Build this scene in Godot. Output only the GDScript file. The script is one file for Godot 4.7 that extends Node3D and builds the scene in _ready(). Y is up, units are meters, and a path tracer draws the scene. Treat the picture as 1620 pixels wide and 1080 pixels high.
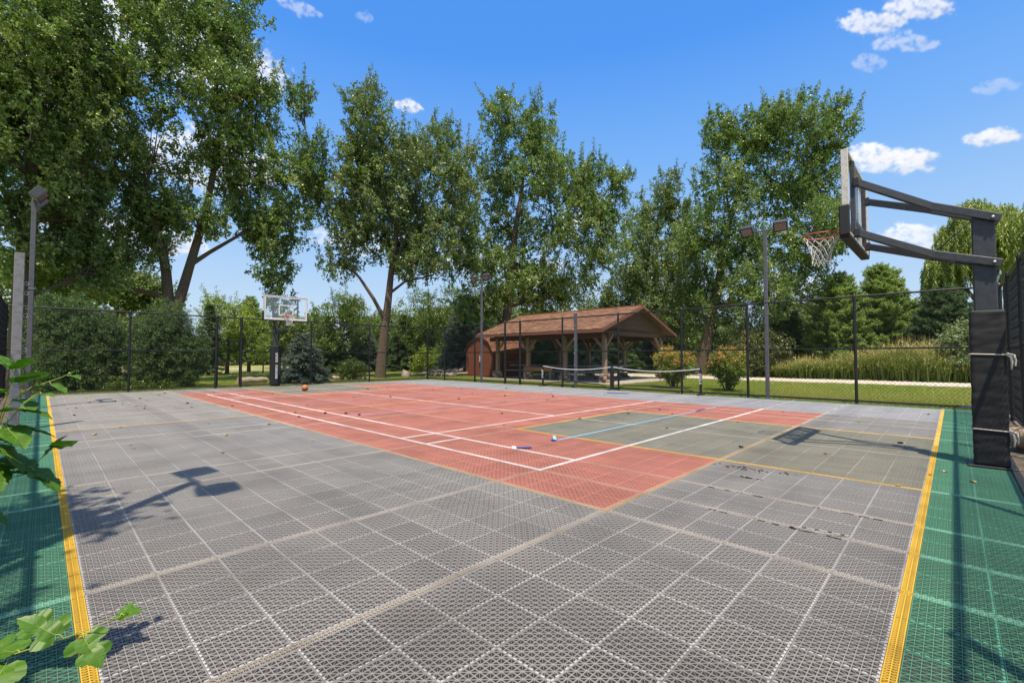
extends Node3D
# A backyard sport court seen from one corner: modular grid tiles, two basketball hoops, chain-link fence, lawn, pavilion, shed and tall trees.
# Axes: -z runs along the long side of the court, +x along the near baseline. Tile tops lie at y = 0.

const T := 0.311      # tile side
const S := 0.055      # width of an inlaid line strip
const TILE_D := 0.0045 # depth of the tile grid
var M := {}
var used := {}
var rng := RandomNumberGenerator.new()


# ------------------------------------------------------------------ mesh builder
class MB:
	var v := PackedVector3Array()
	var n := PackedVector3Array()
	var c := PackedColorArray()
	var ix := PackedInt32Array()
	var col := Color(1, 1, 1)

	func quad(a: Vector3, b: Vector3, d: Vector3, e: Vector3) -> void:
		var nn := (b - a).cross(d - a)
		if nn.length_squared() < 1e-16:
			nn = (d - a).cross(e - a)
		nn = nn.normalized()
		var k := v.size()
		v.append(a); v.append(b); v.append(d); v.append(e)
		for i in 4:
			n.append(nn); c.append(col)
		ix.append(k); ix.append(k + 2); ix.append(k + 1)
		ix.append(k); ix.append(k + 3); ix.append(k + 2)

	func tri(a: Vector3, b: Vector3, d: Vector3) -> void:
		var nn := (b - a).cross(d - a).normalized()
		var k := v.size()
		v.append(a); v.append(b); v.append(d)
		for i in 3:
			n.append(nn); c.append(col)
		ix.append(k); ix.append(k + 2); ix.append(k + 1)

	func face(p: Array, outward: Vector3) -> void:
		var nn: Vector3 = (p[1] - p[0]).cross(p[2] - p[0])
		var q := p.duplicate()
		if nn.dot(outward) < 0.0:
			q.reverse()
		if q.size() == 4:
			quad(q[0], q[1], q[2], q[3])
		else:
			tri(q[0], q[1], q[2])

	func box(ctr: Vector3, size: Vector3, b := Basis()) -> void:
		var h := size * 0.5
		for a in 3:
			for s: float in [-1.0, 1.0]:
				var o := Vector3.ZERO
				o[a] = s
				var p := []
				for q: Array in [[-1.0, -1.0], [1.0, -1.0], [1.0, 1.0], [-1.0, 1.0]]:
					var w := Vector3.ZERO
					w[a] = s * h[a]
					w[(a + 1) % 3] = q[0] * h[(a + 1) % 3]
					w[(a + 2) % 3] = q[1] * h[(a + 2) % 3]
					p.append(ctr + b * w)
				face(p, b * o)

	# a box with chamfered edges
	func cbox(ctr: Vector3, size: Vector3, ch: float, b := Basis()) -> void:
		var h := size * 0.5
		var pt := func(s: Vector3, a: int) -> Vector3:
			var w := Vector3(s.x * (h.x - ch), s.y * (h.y - ch), s.z * (h.z - ch))
			w[a] = s[a] * h[a]
			return ctr + b * w
		for a in 3:
			var a1 := (a + 1) % 3
			var a2 := (a + 2) % 3
			for s: float in [-1.0, 1.0]:
				var p := []
				for q: Array in [[-1.0, -1.0], [1.0, -1.0], [1.0, 1.0], [-1.0, 1.0]]:
					var sg := Vector3.ZERO
					sg[a] = s; sg[a1] = q[0]; sg[a2] = q[1]
					p.append(pt.call(sg, a))
				var o := Vector3.ZERO
				o[a] = s
				face(p, b * o)
				for s1: float in [-1.0, 1.0]:
					var e := []
					for s2: float in [-1.0, 1.0]:
						var sg := Vector3.ZERO
						sg[a] = s; sg[a1] = s1; sg[a2] = s2
						if s2 < 0.0:
							e.append(pt.call(sg, a)); e.append(pt.call(sg, a1))
						else:
							e.append(pt.call(sg, a1)); e.append(pt.call(sg, a))
					var oo := Vector3.ZERO
					oo[a] = s; oo[a1] = s1
					face(e, b * oo)
		for sx: float in [-1.0, 1.0]:
			for sy: float in [-1.0, 1.0]:
				for sz: float in [-1.0, 1.0]:
					var sg := Vector3(sx, sy, sz)
					face([pt.call(sg, 0), pt.call(sg, 1), pt.call(sg, 2)], b * sg)

	# a straight bar of a rectangular section from p to q, w wide and h high
	func bar(p: Vector3, q: Vector3, w: float, h: float, ch := 0.0, up := Vector3.UP) -> void:
		var d := (q - p).normalized()
		var side := up.cross(d)
		if side.length() < 0.01:
			side = Vector3.RIGHT.cross(d)
		side = side.normalized()
		var u := d.cross(side).normalized()
		var b := Basis(side, u, d)
		if ch > 0.0:
			cbox((p + q) * 0.5, Vector3(w, h, (q - p).length()), ch, b)
		else:
			box((p + q) * 0.5, Vector3(w, h, (q - p).length()), b)

	func tube(p: Array, r: Array, sides := 6, cap := true) -> void:
		var k0 := v.size()
		var m := p.size()
		var side := Vector3.ZERO
		for i in m:
			var d: Vector3 = ((p[mini(i + 1, m - 1)] as Vector3) - (p[maxi(i - 1, 0)] as Vector3)).normalized()
			if i == 0:
				side = d.cross(Vector3(0.31, 0.17, 0.93))
				if side.length() < 0.05:
					side = d.cross(Vector3.UP)
				side = side.normalized()
			else:
				side = (side - d * side.dot(d)).normalized()
			var o := d.cross(side)
			for j in sides:
				var a := TAU * j / sides
				var w := side * cos(a) + o * sin(a)
				v.append(p[i] + w * r[i])
				n.append(w); c.append(col)
		for i in m - 1:
			for j in sides:
				var a := k0 + i * sides + j
				var b := k0 + i * sides + (j + 1) % sides
				ix.append(a); ix.append(a + sides); ix.append(b)
				ix.append(b); ix.append(a + sides); ix.append(b + sides)
		if cap:
			for e: int in [0, m - 1]:
				var d: Vector3 = ((p[1] as Vector3) - (p[0] as Vector3)) if e == 0 else ((p[m - 1] as Vector3) - (p[m - 2] as Vector3))
				var kc := v.size()
				var nn := d.normalized() * (-1.0 if e == 0 else 1.0)
				for j in sides:
					v.append(v[k0 + e * sides + j]); n.append(nn); c.append(col)
				for j in range(1, sides - 1):
					ix.append(kc)
					if e == 0:
						ix.append(kc + j); ix.append(kc + j + 1)
					else:
						ix.append(kc + j + 1); ix.append(kc + j)

	# turned shape: profile of (radius, height)
	func lathe(prof: Array, sides: int, xf := Transform3D()) -> void:
		var k0 := v.size()
		var m := prof.size()
		for i in m:
			var a: Vector2 = prof[maxi(i - 1, 0)]
			var b: Vector2 = prof[mini(i + 1, m - 1)]
			var t := (b - a)
			var nr := Vector2(t.y, -t.x).normalized()
			for j in sides:
				var w := TAU * j / sides
				v.append(xf * Vector3(prof[i].x * cos(w), prof[i].y, prof[i].x * sin(w)))
				n.append((xf.basis * Vector3(nr.x * cos(w), nr.y, nr.x * sin(w))).normalized())
				c.append(col)
		for i in m - 1:
			for j in sides:
				var a := k0 + i * sides + j
				var b := k0 + i * sides + (j + 1) % sides
				ix.append(a); ix.append(b); ix.append(a + sides)
				ix.append(b); ix.append(b + sides); ix.append(a + sides)

	func mesh(m: Material) -> ArrayMesh:
		var arr := []
		arr.resize(Mesh.ARRAY_MAX)
		arr[Mesh.ARRAY_VERTEX] = v
		arr[Mesh.ARRAY_NORMAL] = n
		arr[Mesh.ARRAY_COLOR] = c
		arr[Mesh.ARRAY_INDEX] = ix
		var o := ArrayMesh.new()
		o.add_surface_from_arrays(Mesh.PRIMITIVE_TRIANGLES, arr)
		o.surface_set_material(0, m)
		return o


# ------------------------------------------------------------------ scene helpers
func numbered(called: String) -> String:
	used[called] = used.get(called, -1) + 1
	return called if used[called] == 0 else "%s_%03d" % [called, used[called]]

func tag(o: Node, label: String, category: String, group := "", kind := "") -> Node:
	if label: o.set_meta("label", label)
	if category: o.set_meta("category", category)
	if group: o.set_meta("group", group)
	if kind: o.set_meta("kind", kind)
	return o

func thing(called: String, label: String, category: String, at := Vector3.ZERO, turn := 0.0, group := "") -> Node3D:
	var o := Node3D.new()
	o.name = numbered(called)
	add_child(o)
	o.position = at
	o.rotation.y = turn
	tag(o, label, category, group)
	return o

func put(called: String, m: Mesh, parent: Node = null, at := Transform3D()) -> MeshInstance3D:
	var o := MeshInstance3D.new()
	o.mesh = m
	o.transform = at
	if parent == null:
		o.name = numbered(called)
		add_child(o)
	else:
		o.name = called
		parent.add_child(o, true)
	return o

func obj(called: String, mb: MB, m: Material, parent: Node = null, at := Transform3D()) -> MeshInstance3D:
	return put(called, mb.mesh(m), parent, at)

func many(called: String, m: Mesh, xf: Array, cols: Array, parent: Node = null) -> MultiMeshInstance3D:
	var mm := MultiMesh.new()
	mm.transform_format = MultiMesh.TRANSFORM_3D
	mm.use_colors = cols.size() > 0
	mm.mesh = m
	mm.instance_count = xf.size()
	for i in xf.size():
		mm.set_instance_transform(i, xf[i])
	if cols.size():
		for i in xf.size():
			mm.set_instance_color(i, cols[i])
	var o := MultiMeshInstance3D.new()
	o.multimesh = mm
	if parent == null:
		o.name = numbered(called)
		add_child(o)
	else:
		o.name = called
		parent.add_child(o, true)
	o.set_meta("kind", "stuff")
	return o

func ru() -> Vector3:
	while true:
		var w := Vector3(rng.randf_range(-1, 1), rng.randf_range(-1, 1), rng.randf_range(-1, 1))
		var l := w.length()
		if l > 0.1 and l < 1.0:
			return w / l
	return Vector3.UP

func rb() -> Basis:
	return Basis(ru(), rng.randf() * TAU)

func turned(a: float, b := 0.0) -> Basis:
	return Basis(Vector3.UP, a) * Basis(Vector3.RIGHT, b)


# ------------------------------------------------------------------ materials
func noise_tex(freq: float, ramp: Array, size := 512, octaves := 4, kind := FastNoiseLite.TYPE_SIMPLEX_SMOOTH, sd := 1) -> NoiseTexture2D:
	var f := FastNoiseLite.new()
	f.noise_type = kind
	f.frequency = freq
	f.fractal_octaves = octaves
	f.seed = sd
	var t := NoiseTexture2D.new()
	t.width = size
	t.height = size
	t.seamless = true
	t.noise = f
	var g := Gradient.new()
	g.offsets = PackedFloat32Array(ramp.map(func(e): return e[0]))
	g.colors = PackedColorArray(ramp.map(func(e): return (e[1] as Color).linear_to_srgb()))
	t.color_ramp = g
	return t

func bump_tex(freq: float, strength: float, size := 512, octaves := 4, sd := 3) -> NoiseTexture2D:
	var f := FastNoiseLite.new()
	f.noise_type = FastNoiseLite.TYPE_SIMPLEX_SMOOTH
	f.frequency = freq
	f.fractal_octaves = octaves
	f.seed = sd
	var t := NoiseTexture2D.new()
	t.width = size
	t.height = size
	t.seamless = true
	t.as_normal_map = true
	t.bump_strength = strength
	t.noise = f
	return t

# col is a linear base colour
func mat(col: Color, rough := 0.7, tex: Texture2D = null, scale := 1.0, metal := 0.0, bump: Texture2D = null, world := true) -> StandardMaterial3D:
	var m := StandardMaterial3D.new()
	m.albedo_color = col.linear_to_srgb()
	m.roughness = rough
	m.metallic = metal
	if tex or bump:
		m.uv1_triplanar = true
		m.uv1_world_triplanar = world
		m.uv1_scale = Vector3.ONE * scale
	if tex:
		m.albedo_texture = tex
	if bump:
		m.normal_enabled = true
		m.normal_texture = bump
	return m

func vmat(rough := 0.6, back := Color.BLACK, tex: Texture2D = null, scale := 1.0) -> StandardMaterial3D:
	var m := mat(Color.WHITE, rough, tex, scale)
	m.vertex_color_use_as_albedo = true
	if back != Color.BLACK:
		m.backlight_enabled = true
		m.backlight = back.linear_to_srgb()
	return m

func make_materials() -> void:
	var g1 := func(a: float) -> Color: return Color(a, a, a)
	var mottled := noise_tex(0.012, [[0.0, Color(0.62, 0.58, 0.52)], [0.45, g1.call(0.9)], [1.0, Color(1.0, 1.0, 1.0)]], 512, 5)
	var fine := noise_tex(0.05, [[0.0, g1.call(0.7)], [0.5, g1.call(0.92)], [1.0, g1.call(1.0)]], 512, 5, FastNoiseLite.TYPE_SIMPLEX_SMOOTH, 7)
	var dusty := noise_tex(0.01, [[0.0, Color(0.52, 0.5, 0.48)], [0.36, Color(0.78, 0.78, 0.79)], [0.55, Color(0.95, 0.95, 0.95)], [1.0, Color(1.0, 0.985, 0.95)]], 1024, 7, FastNoiseLite.TYPE_SIMPLEX_SMOOTH, 11)
	M.tile = vmat(0.55, Color.BLACK, dusty, 0.11)
	M.strip = vmat(0.5, Color.BLACK, dusty, 0.16)
	M.slab = mat(Color(0.022, 0.019, 0.017), 0.95, fine, 1.3)
	M.black_edge = mat(Color(0.03, 0.03, 0.03), 0.6, fine, 2.0)
	M.fence = mat(Color(0.012, 0.012, 0.013), 0.45, fine, 3.0)
	M.wire = mat(Color(0.014, 0.014, 0.015), 0.5)
	M.steel_dark = mat(Color(0.055, 0.058, 0.064), 0.42, mottled, 1.6, 0.15)
	M.steel_black = mat(Color(0.02, 0.02, 0.022), 0.5, fine, 2.0)
	M.pole = mat(Color(0.10, 0.10, 0.112), 0.5, mottled, 1.2, 0.1)
	M.pole_light = mat(Color(0.24, 0.24, 0.245), 0.5, mottled, 1.2, 0.2)
	M.lamp_case = mat(Color(0.05, 0.052, 0.058), 0.45, mottled, 2.0)
	M.lamp_glass = mat(Color(0.32, 0.26, 0.23), 0.08, noise_tex(0.02, [[0.0, Color(0.5, 0.5, 0.5)], [0.5, Color(0.9, 0.72, 0.66)], [1.0, Color(1, 1, 1)]], 256, 2), 6.0)
	M.bolt = mat(Color(0.5, 0.5, 0.5), 0.35, null, 1.0, 0.7)
	M.pad = mat(Color(0.013, 0.013, 0.014), 0.7, fine, 3.0)
	M.rope = mat(Color(0.55, 0.5, 0.42), 0.9, fine, 9.0)
	M.board_edge = mat(Color(0.6, 0.56, 0.5), 0.5, mottled, 2.0)
	M.white = mat(Color(0.72, 0.72, 0.7), 0.5, fine, 2.0)
	M.orange_rim = mat(Color(0.55, 0.07, 0.035), 0.45, mottled, 3.0)
	M.net = mat(Color(0.62, 0.58, 0.54), 0.9)
	M.net_black = mat(Color(0.02, 0.02, 0.02), 0.9)
	M.ball = mat(Color(0.5, 0.17, 0.045), 0.65, fine, 8.0, 0.0, bump_tex(0.15, 3.0, 256, 1), false)
	M.seam = mat(Color(0.02, 0.015, 0.012), 0.7)
	var glass := StandardMaterial3D.new()
	glass.transparency = BaseMaterial3D.TRANSPARENCY_ALPHA
	glass.albedo_color = Color(0.86, 0.92, 0.9, 0.04)
	glass.roughness = 0.06
	M.glass = glass
	M.bark = mat(Color(0.15, 0.108, 0.072), 0.95, noise_tex(0.035, [[0.0, g1.call(0.3)], [0.5, g1.call(0.85)], [1.0, Color(1, 0.97, 0.9)]], 512, 5, FastNoiseLite.TYPE_SIMPLEX_SMOOTH, 5), 0.7, 0.0, bump_tex(0.05, 14.0, 512, 4), false)
	M.bark.uv1_scale = Vector3(1.6, 0.5, 1.6)
	M.bark_pale = mat(Color(0.4, 0.34, 0.27), 0.95, fine, 1.2, 0.0, null, false)
	M.leaf = vmat(0.36, Color(0.62, 0.75, 0.2))
	M.needle = vmat(0.6, Color(0.3, 0.4, 0.2))
	M.blade = vmat(0.55, Color(0.5, 0.6, 0.2))
	M.lawn = mat(Color(1, 1, 1), 0.95, noise_tex(0.02, [[0.0, Color(0.11, 0.17, 0.022)], [0.42, Color(0.19, 0.23, 0.035)], [0.62, Color(0.29, 0.27, 0.07)], [1.0, Color(0.36, 0.29, 0.12)]], 1024, 6, FastNoiseLite.TYPE_SIMPLEX_SMOOTH, 21), 0.07)
	M.dirt = mat(Color(1, 1, 1), 0.95, noise_tex(0.03, [[0.0, Color(0.05, 0.035, 0.02)], [0.5, Color(0.15, 0.11, 0.07)], [1.0, Color(0.28, 0.21, 0.14)]], 512, 6, FastNoiseLite.TYPE_SIMPLEX_SMOOTH, 23), 0.5)
	M.gravel = mat(Color(1, 1, 1), 0.95, noise_tex(0.04, [[0.0, Color(0.3, 0.25, 0.2)], [0.5, Color(0.5, 0.43, 0.37)], [1.0, Color(0.62, 0.55, 0.5)]], 512, 5, FastNoiseLite.TYPE_SIMPLEX_SMOOTH, 25), 0.25)
	M.concrete = mat(Color(0.42, 0.37, 0.31), 0.9, mottled, 0.5)
	M.stone = mat(Color(0.34, 0.27, 0.2), 0.9, mottled, 1.7, 0.0, bump_tex(0.03, 10.0, 256, 4))
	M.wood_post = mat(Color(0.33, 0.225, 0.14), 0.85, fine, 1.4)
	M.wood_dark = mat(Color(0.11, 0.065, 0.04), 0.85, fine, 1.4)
	M.fascia = mat(Color(0.19, 0.075, 0.045), 0.7, fine, 1.4)
	M.shingle = vmat(0.95, Color.BLACK, fine, 2.0)
	M.siding = mat(Color(0.21, 0.062, 0.028), 0.8, noise_tex(0.03, [[0.0, g1.call(0.68)], [0.5, g1.call(0.92)], [1.0, g1.call(1.0)]], 512, 4, FastNoiseLite.TYPE_SIMPLEX_SMOOTH, 31), 0.9)
	M.grey_box = mat(Color(0.55, 0.55, 0.53), 0.6, fine, 2.0)
	M.bench_top = mat(Color(0.5, 0.5, 0.48), 0.55, fine, 1.5)
	M.plank = mat(Color(0.32, 0.16, 0.07), 0.75, fine, 1.5)
	M.blue_tape = mat(Color(0.2, 0.42, 0.62), 0.6)
	M.blue_dark = mat(Color(0.012, 0.028, 0.22), 0.6)
	M.dry = vmat(0.85, Color(0.1, 0.06, 0.02))
	M.mulberry = vmat(0.5, Color(0.28, 0.5, 0.02))
	M.stem = vmat(0.6)
	M.straw = vmat(0.9)
	M.log_end = mat(Color(0.45, 0.31, 0.19), 0.9, fine, 3.0)
	M.log_bark = mat(Color(0.38, 0.31, 0.24), 0.95, fine, 1.5, 0.0, bump_tex(0.05, 10.0, 256, 4))
	M.cloth = mat(Color(0.6, 0.56, 0.5), 0.9, fine, 3.0)


# ------------------------------------------------------------------ camera, sky, sun
func make_light() -> void:
	var cam := Camera3D.new()
	cam.name = "camera"
	cam.position = Vector3(0, 1.289, 0)
	cam.rotation = Vector3(deg_to_rad(1.958), deg_to_rad(-45.903), 0)
	cam.fov = 73.63
	cam.near = 0.05
	cam.far = 1500.0
	add_child(cam)
	cam.current = true
	var sky_mat := PanoramaSkyMaterial.new()
	sky_mat.panorama = sky_image()
	var sky := Sky.new()
	sky.sky_material = sky_mat
	var e := Environment.new()
	e.background_mode = Environment.BG_SKY
	e.sky = sky
	e.tonemap_mode = Environment.TONE_MAPPER_LINEAR
	e.tonemap_exposure = 1.5
	e.sdfgi_enabled = true
	e.ssao_enabled = true
	e.ssil_enabled = true
	var w := WorldEnvironment.new()
	w.name = "world"
	w.environment = e
	add_child(w)
	var sun := DirectionalLight3D.new()
	sun.name = "sun"
	sun.light_color = Color(1.0, 0.945, 0.865)
	sun.light_energy = 1.5
	sun.light_angular_distance = 0.55
	sun.shadow_enabled = true
	add_child(sun)
	sun.look_at_from_position(Vector3.ZERO, Vector3(0.28, -1.0, -0.29))

func sky_image() -> ImageTexture:
	var w := 4096
	var h := 2048
	var a := PackedFloat32Array()
	a.resize(w * h * 3)
	var stops := [[-90.0, Vector3(0.16, 0.17, 0.14)], [-4.0, Vector3(0.30, 0.34, 0.33)], [-0.5, Vector3(0.62, 0.76, 0.9)], [4.0, Vector3(0.56, 0.74, 0.93)], [12.0, Vector3(0.37, 0.61, 0.95)], [22.0, Vector3(0.20, 0.46, 0.95)], [34.0, Vector3(0.085, 0.32, 0.91)], [50.0, Vector3(0.075, 0.28, 0.82)], [90.0, Vector3(0.075, 0.25, 0.70)]]
	var sn := PackedFloat32Array()
	var cn := PackedFloat32Array()
	for x in w:
		sn.append(sin(TAU * (x + 0.5) / w))
		cn.append(cos(TAU * (x + 0.5) / w))
	for y in h:
		var el := 90.0 - 180.0 * (y + 0.5) / h
		var col: Vector3 = stops[0][1]
		for i in stops.size() - 1:
			if el >= stops[i][0] and el <= stops[i + 1][0]:
				var t: float = (el - stops[i][0]) / (stops[i + 1][0] - stops[i][0])
				col = (stops[i][1] as Vector3).lerp(stops[i + 1][1], t)
		var ce := cos(deg_to_rad(el))
		var se := sin(deg_to_rad(el))
		var r0 := col.x * 0.70
		var g0 := col.y * 0.68
		var b0 := col.z * 0.665
		var k := y * w * 3
		for x in w:
			var g := 0.0
			if el > 0.0:   # the whitish glare of the air round the sun
				var cs := (se - ce * (0.28 * sn[x] + 0.29 * cn[x])) / 1.0784
				if cs > 0.3:
					g = pow((cs - 0.3) / 0.7, 4.0)
			a[k] = r0 + 0.85 * g
			a[k + 1] = g0 + 0.76 * g
			a[k + 2] = b0 + 0.58 * g
			k += 3
	var f := FastNoiseLite.new()
	f.noise_type = FastNoiseLite.TYPE_SIMPLEX_SMOOTH
	f.frequency = 0.13
	f.fractal_octaves = 6
	f.seed = 4
	# fair-weather clouds, those outside the frame added to whiten the skylight: azimuth (right of -z), elevation, half width, half height, density
	var clouds := [
		[84.7, 19.4, 1.9, 1.25, 1.0], [87.6, 18.6, 1.35, 0.95, 1.0], [86.0, 18.0, 2.8, 0.8, 0.75], [92.8, 18.6, 1.7, 0.75, 0.95], [84.8, 30.6, 2.2, 1.1, 0.8], [88.2, 30.4, 2.2, 1.2, 0.85],
		[87.2, 28.0, 2.2, 0.9, 0.45], [84.6, 27.4, 1.0, 0.8, 0.3], [93.2, 22.4, 1.2, 0.7, 0.25], [32.8, 28.8, 1.5, 0.8, 0.85], [20.0, 35.4, 2.6, 0.7, 0.4], [27.5, 36.0, 0.9, 0.5, 0.25],
		[87.8, 11.2, 2.6, 1.3, 0.85], [54.3, 16.9, 2.2, 1.2, 0.85], [79.0, 7.5, 4.0, 1.2, 0.6], [8.0, 30.0, 9.0, 4.5, 0.95], [-4.0, 22.0, 8.0, 4.0, 0.9], [12.0, 20.0, 6.0, 3.0, 0.85], [3.0, 12.0, 8.0, 2.5, 0.8], [28.0, 14.0, 6.0, 2.0, 0.55],
		[44.0, 12.0, 8.0, 2.0, 0.5], [64.0, 9.0, 6.0, 1.5, 0.5], [100.0, 8.0, 8.0, 2.0, 0.6], [130.0, 25.0, 9.0, 4.0, 0.8], [170.0, 18.0, 12.0, 4.0, 0.8], [-50.0, 28.0, 10.0, 5.0, 0.8], [-100.0, 16.0, 12.0, 4.0, 0.8], [-150.0, 30.0, 9.0, 4.0, 0.7]]
	rng.seed = 44
	for cl: Array in clouds:
		var q := [cl[0], cl[1], cl[2] * 1.2, cl[3] * 1.25, cl[4]]
		var tilt := 0.24 if cl[0] > 80.0 and cl[1] < 25.0 else 0.34 if cl[0] > 80.0 and cl[0] < 95.0 else 0.0
		# a cloud is a heap of puffs on a flattish base
		var puffs := []
		for i in 26:
			var u := rng.randf_range(-1, 1)
			var pr: float = q[3] * rng.randf_range(0.45, 0.85) * (1.0 - 0.5 * u * u)
			puffs.append([q[0] + u * q[2] * 0.85, q[1] - q[3] * 0.25 + (1.0 - u * u) * q[3] * rng.randf_range(-0.15, 0.55), pr * 1.5, pr])
		var y0 := int((90.0 - q[1] - q[3] * 2.2) / 180.0 * h)
		var y1 := int((90.0 - q[1] + q[3] * 2.2) / 180.0 * h)
		var x0 := int(floor((q[0] - q[2] * 2.0) / 360.0 * w))
		var x1 := int(ceil((q[0] + q[2] * 2.0) / 360.0 * w))
		for y in range(y0, y1 + 1):
			var el := 90.0 - 180.0 * (y + 0.5) / h
			for x in range(x0, x1 + 1):
				var az := 360.0 * (x + 0.5) / w
				var sum := 0.0
				for p: Array in puffs:
					var dx: float = (az - p[0]) / p[2]
					var dy: float = (el + tilt * (az - q[0]) - p[1]) / p[3]
					var r2 := dx * dx + dy * dy
					if r2 < 1.0:
						sum += (1.0 - r2) * (1.0 - r2)
				if sum <= 0.0:
					continue
				var e2: float = el + tilt * (az - q[0])
				var warp := f.get_noise_2d(az * 6.0 + 90.0, e2 * 7.0) * 0.35
				var nz := f.get_noise_2d((az + warp) * 6.0, (e2 + warp) * 9.0)
				var fine := f.get_noise_2d(az * 21.0 + 40.0, e2 * 30.0)
				var core := 1.0 - exp(-1.3 * sum)
				var den := smoothstep(0.16 + (1.0 - float(q[4])) * 0.3, 1.15, core * 0.95 + nz * 0.85 + fine * 0.3) * float(q[4])
				if den <= 0.0:
					continue
				var k := (y * w + posmod(x, w)) * 3
				var lit := clampf(0.9 + 0.1 * (el - q[1]) / q[3] + 0.06 * nz, 0.75, 1.0)
				a[k] = lerpf(a[k], 0.70 * lit, den)
				a[k + 1] = lerpf(a[k + 1], 0.71 * lit, den)
				a[k + 2] = lerpf(a[k + 2], 0.745 * lit, den)
	var im := Image.create_from_data(w, h, false, Image.FORMAT_RGBF, a.to_byte_array())
	return ImageTexture.create_from_image(im)


# ------------------------------------------------------------------ court
var xs := []  # [start of strip] per inlaid line across x
var zs := []
var xt := []  # starts of tile columns
var zt := []  # starts of tile rows (the edge nearest the camera)

func lay_out() -> void:
	var p := 0.139
	for k: int in [2]:
		for i in k:
			xt.append(p - T * (i + 1))
	xs.append(p)
	p += S
	for k: int in [10, 2, 2, 4, 6, 6, 4, 2, 2, 9]:
		for i in k:
			xt.append(p)
			p += T
		xs.append(p)
		p += S
	xt.append(p)
	p = -0.19
	for i in 2:
		zt.append(p + T * (i + 1))
	zs.append(p)
	p -= S
	for k: int in [6, 4, 7, 2, 8, 2, 5, 5, 2, 8, 2, 6, 4, 5]:
		for i in k:
			zt.append(p)
			p -= T
		zs.append(p)
		p -= S
	zt.append(p)

const GREY := Color(0.41, 0.40, 0.382)
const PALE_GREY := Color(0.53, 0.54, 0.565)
const SANDY_GREY := Color(0.47, 0.45, 0.415)
const RED := Color(0.70, 0.285, 0.215)
const KEY := Color(0.36, 0.35, 0.28)
const GREEN := Color(0.125, 0.37, 0.225)
const YELLOW := Color(0.62, 0.39, 0.045)
const WHITE := Color(0.66, 0.65, 0.63)
const BEIGE := Color(0.40, 0.295, 0.18)
const TAN := Color(0.42, 0.25, 0.19)
const DUST := Color(0.36, 0.325, 0.275)
const PALE_RED := Color(0.52, 0.32, 0.28)
const VIOLET := Color(0.30, 0.28, 0.44)

func in_red(x: float, z: float) -> bool:
	return x > xs[1] and x < xs[9] + S and z < zs[1] and z > zs[13] - S

func in_key(x: float, z: float) -> bool:
	return x > xs[4] and x < xs[6] + S and (z > zs[3] - S or z < zs[11])

func tile_color(x: float, z: float) -> Color:
	if x < xs[0] or x > xs[10] or z > zs[0] - S or z < zs[14]:
		return GREEN
	if in_key(x, z):
		return KEY
	if in_red(x, z):
		return RED
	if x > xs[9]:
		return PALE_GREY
	if x < xs[1] and z < zs[7]:
		return SANDY_GREY
	return GREY

# colour of the inlaid strip: line along z at column i, or line along x at row j
func strip_color_z(i: int, x: float, z: float) -> Color:
	if z > zs[0] or z < zs[14] - S:
		return GREEN.lerp(WHITE, 0.1)
	if z > zs[0] - S or z < zs[14]:
		return YELLOW
	if i == 0 or i == 10:
		return YELLOW
	if not in_red(x, z):
		if in_key(x, z) and (i == 4 or i == 6):
			return YELLOW
		if in_key(x, z):
			return KEY
		return DUST if z < zs[0] and z > zs[14] else GREEN
	if i == 4 or i == 6:
		return YELLOW if in_key(x, z) else TAN
	if i == 1:
		return BEIGE
	if i == 9:
		return BEIGE
	if i == 2 or i == 3:
		return WHITE if z < zs[2] and z > zs[12] - S else TAN
	if i == 5:
		return WHITE if z < zs[4] and z > zs[10] - S else (KEY if in_key(x, z) else TAN)
	return PALE_RED

func strip_color_x(j: int, x: float, z: float) -> Color:
	if j == 0 or j == 14:
		return YELLOW if x > xs[0] and x < xs[10] + S else GREEN
	if j == 7:
		return YELLOW.lerp(TAN, 0.35)
	if x < xs[0] or x > xs[10] + S:
		return GREEN.lerp(WHITE, 0.12)
	var inside: bool = x > xs[1] and x < xs[9] + S
	if not inside:
		return DUST
	if j == 1 or j == 13:
		return BEIGE
	if j == 2 or j == 12:
		return WHITE if x > xs[2] else TAN
	if j == 3 or j == 11:
		if x > xs[4] and x < xs[6] + S:
			return YELLOW
		return WHITE if x > xs[2] and x < xs[3] + S else TAN
	if j == 4 or j == 10:
		return WHITE if x > xs[2] else TAN
	if j == 6 or j == 8:
		return VIOLET if x > xs[3] else TAN
	return TAN

func rib(mb: MB, a: Vector2, b: Vector2, w: float, top: float, depth: float) -> void:
	var d := (b - a).normalized()
	var s := Vector2(-d.y, d.x) * w * 0.5
	var p := func(q: Vector2, y: float) -> Vector3: return Vector3(q.x, y, q.y)
	var o := s.normalized() * (w * 0.5 + depth * 0.22)   # the moulded flanks slope outwards
	mb.face([p.call(a - s, top), p.call(b - s, top), p.call(b + s, top), p.call(a + s, top)], Vector3.UP)
	mb.face([p.call(a - s, top), p.call(b - s, top), p.call(b - o, top - depth), p.call(a - o, top - depth)], p.call(-s, 0.0))
	mb.face([p.call(a + s, top), p.call(b + s, top), p.call(b + o, top - depth), p.call(a + o, top - depth)], p.call(s, 0.0))

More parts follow.
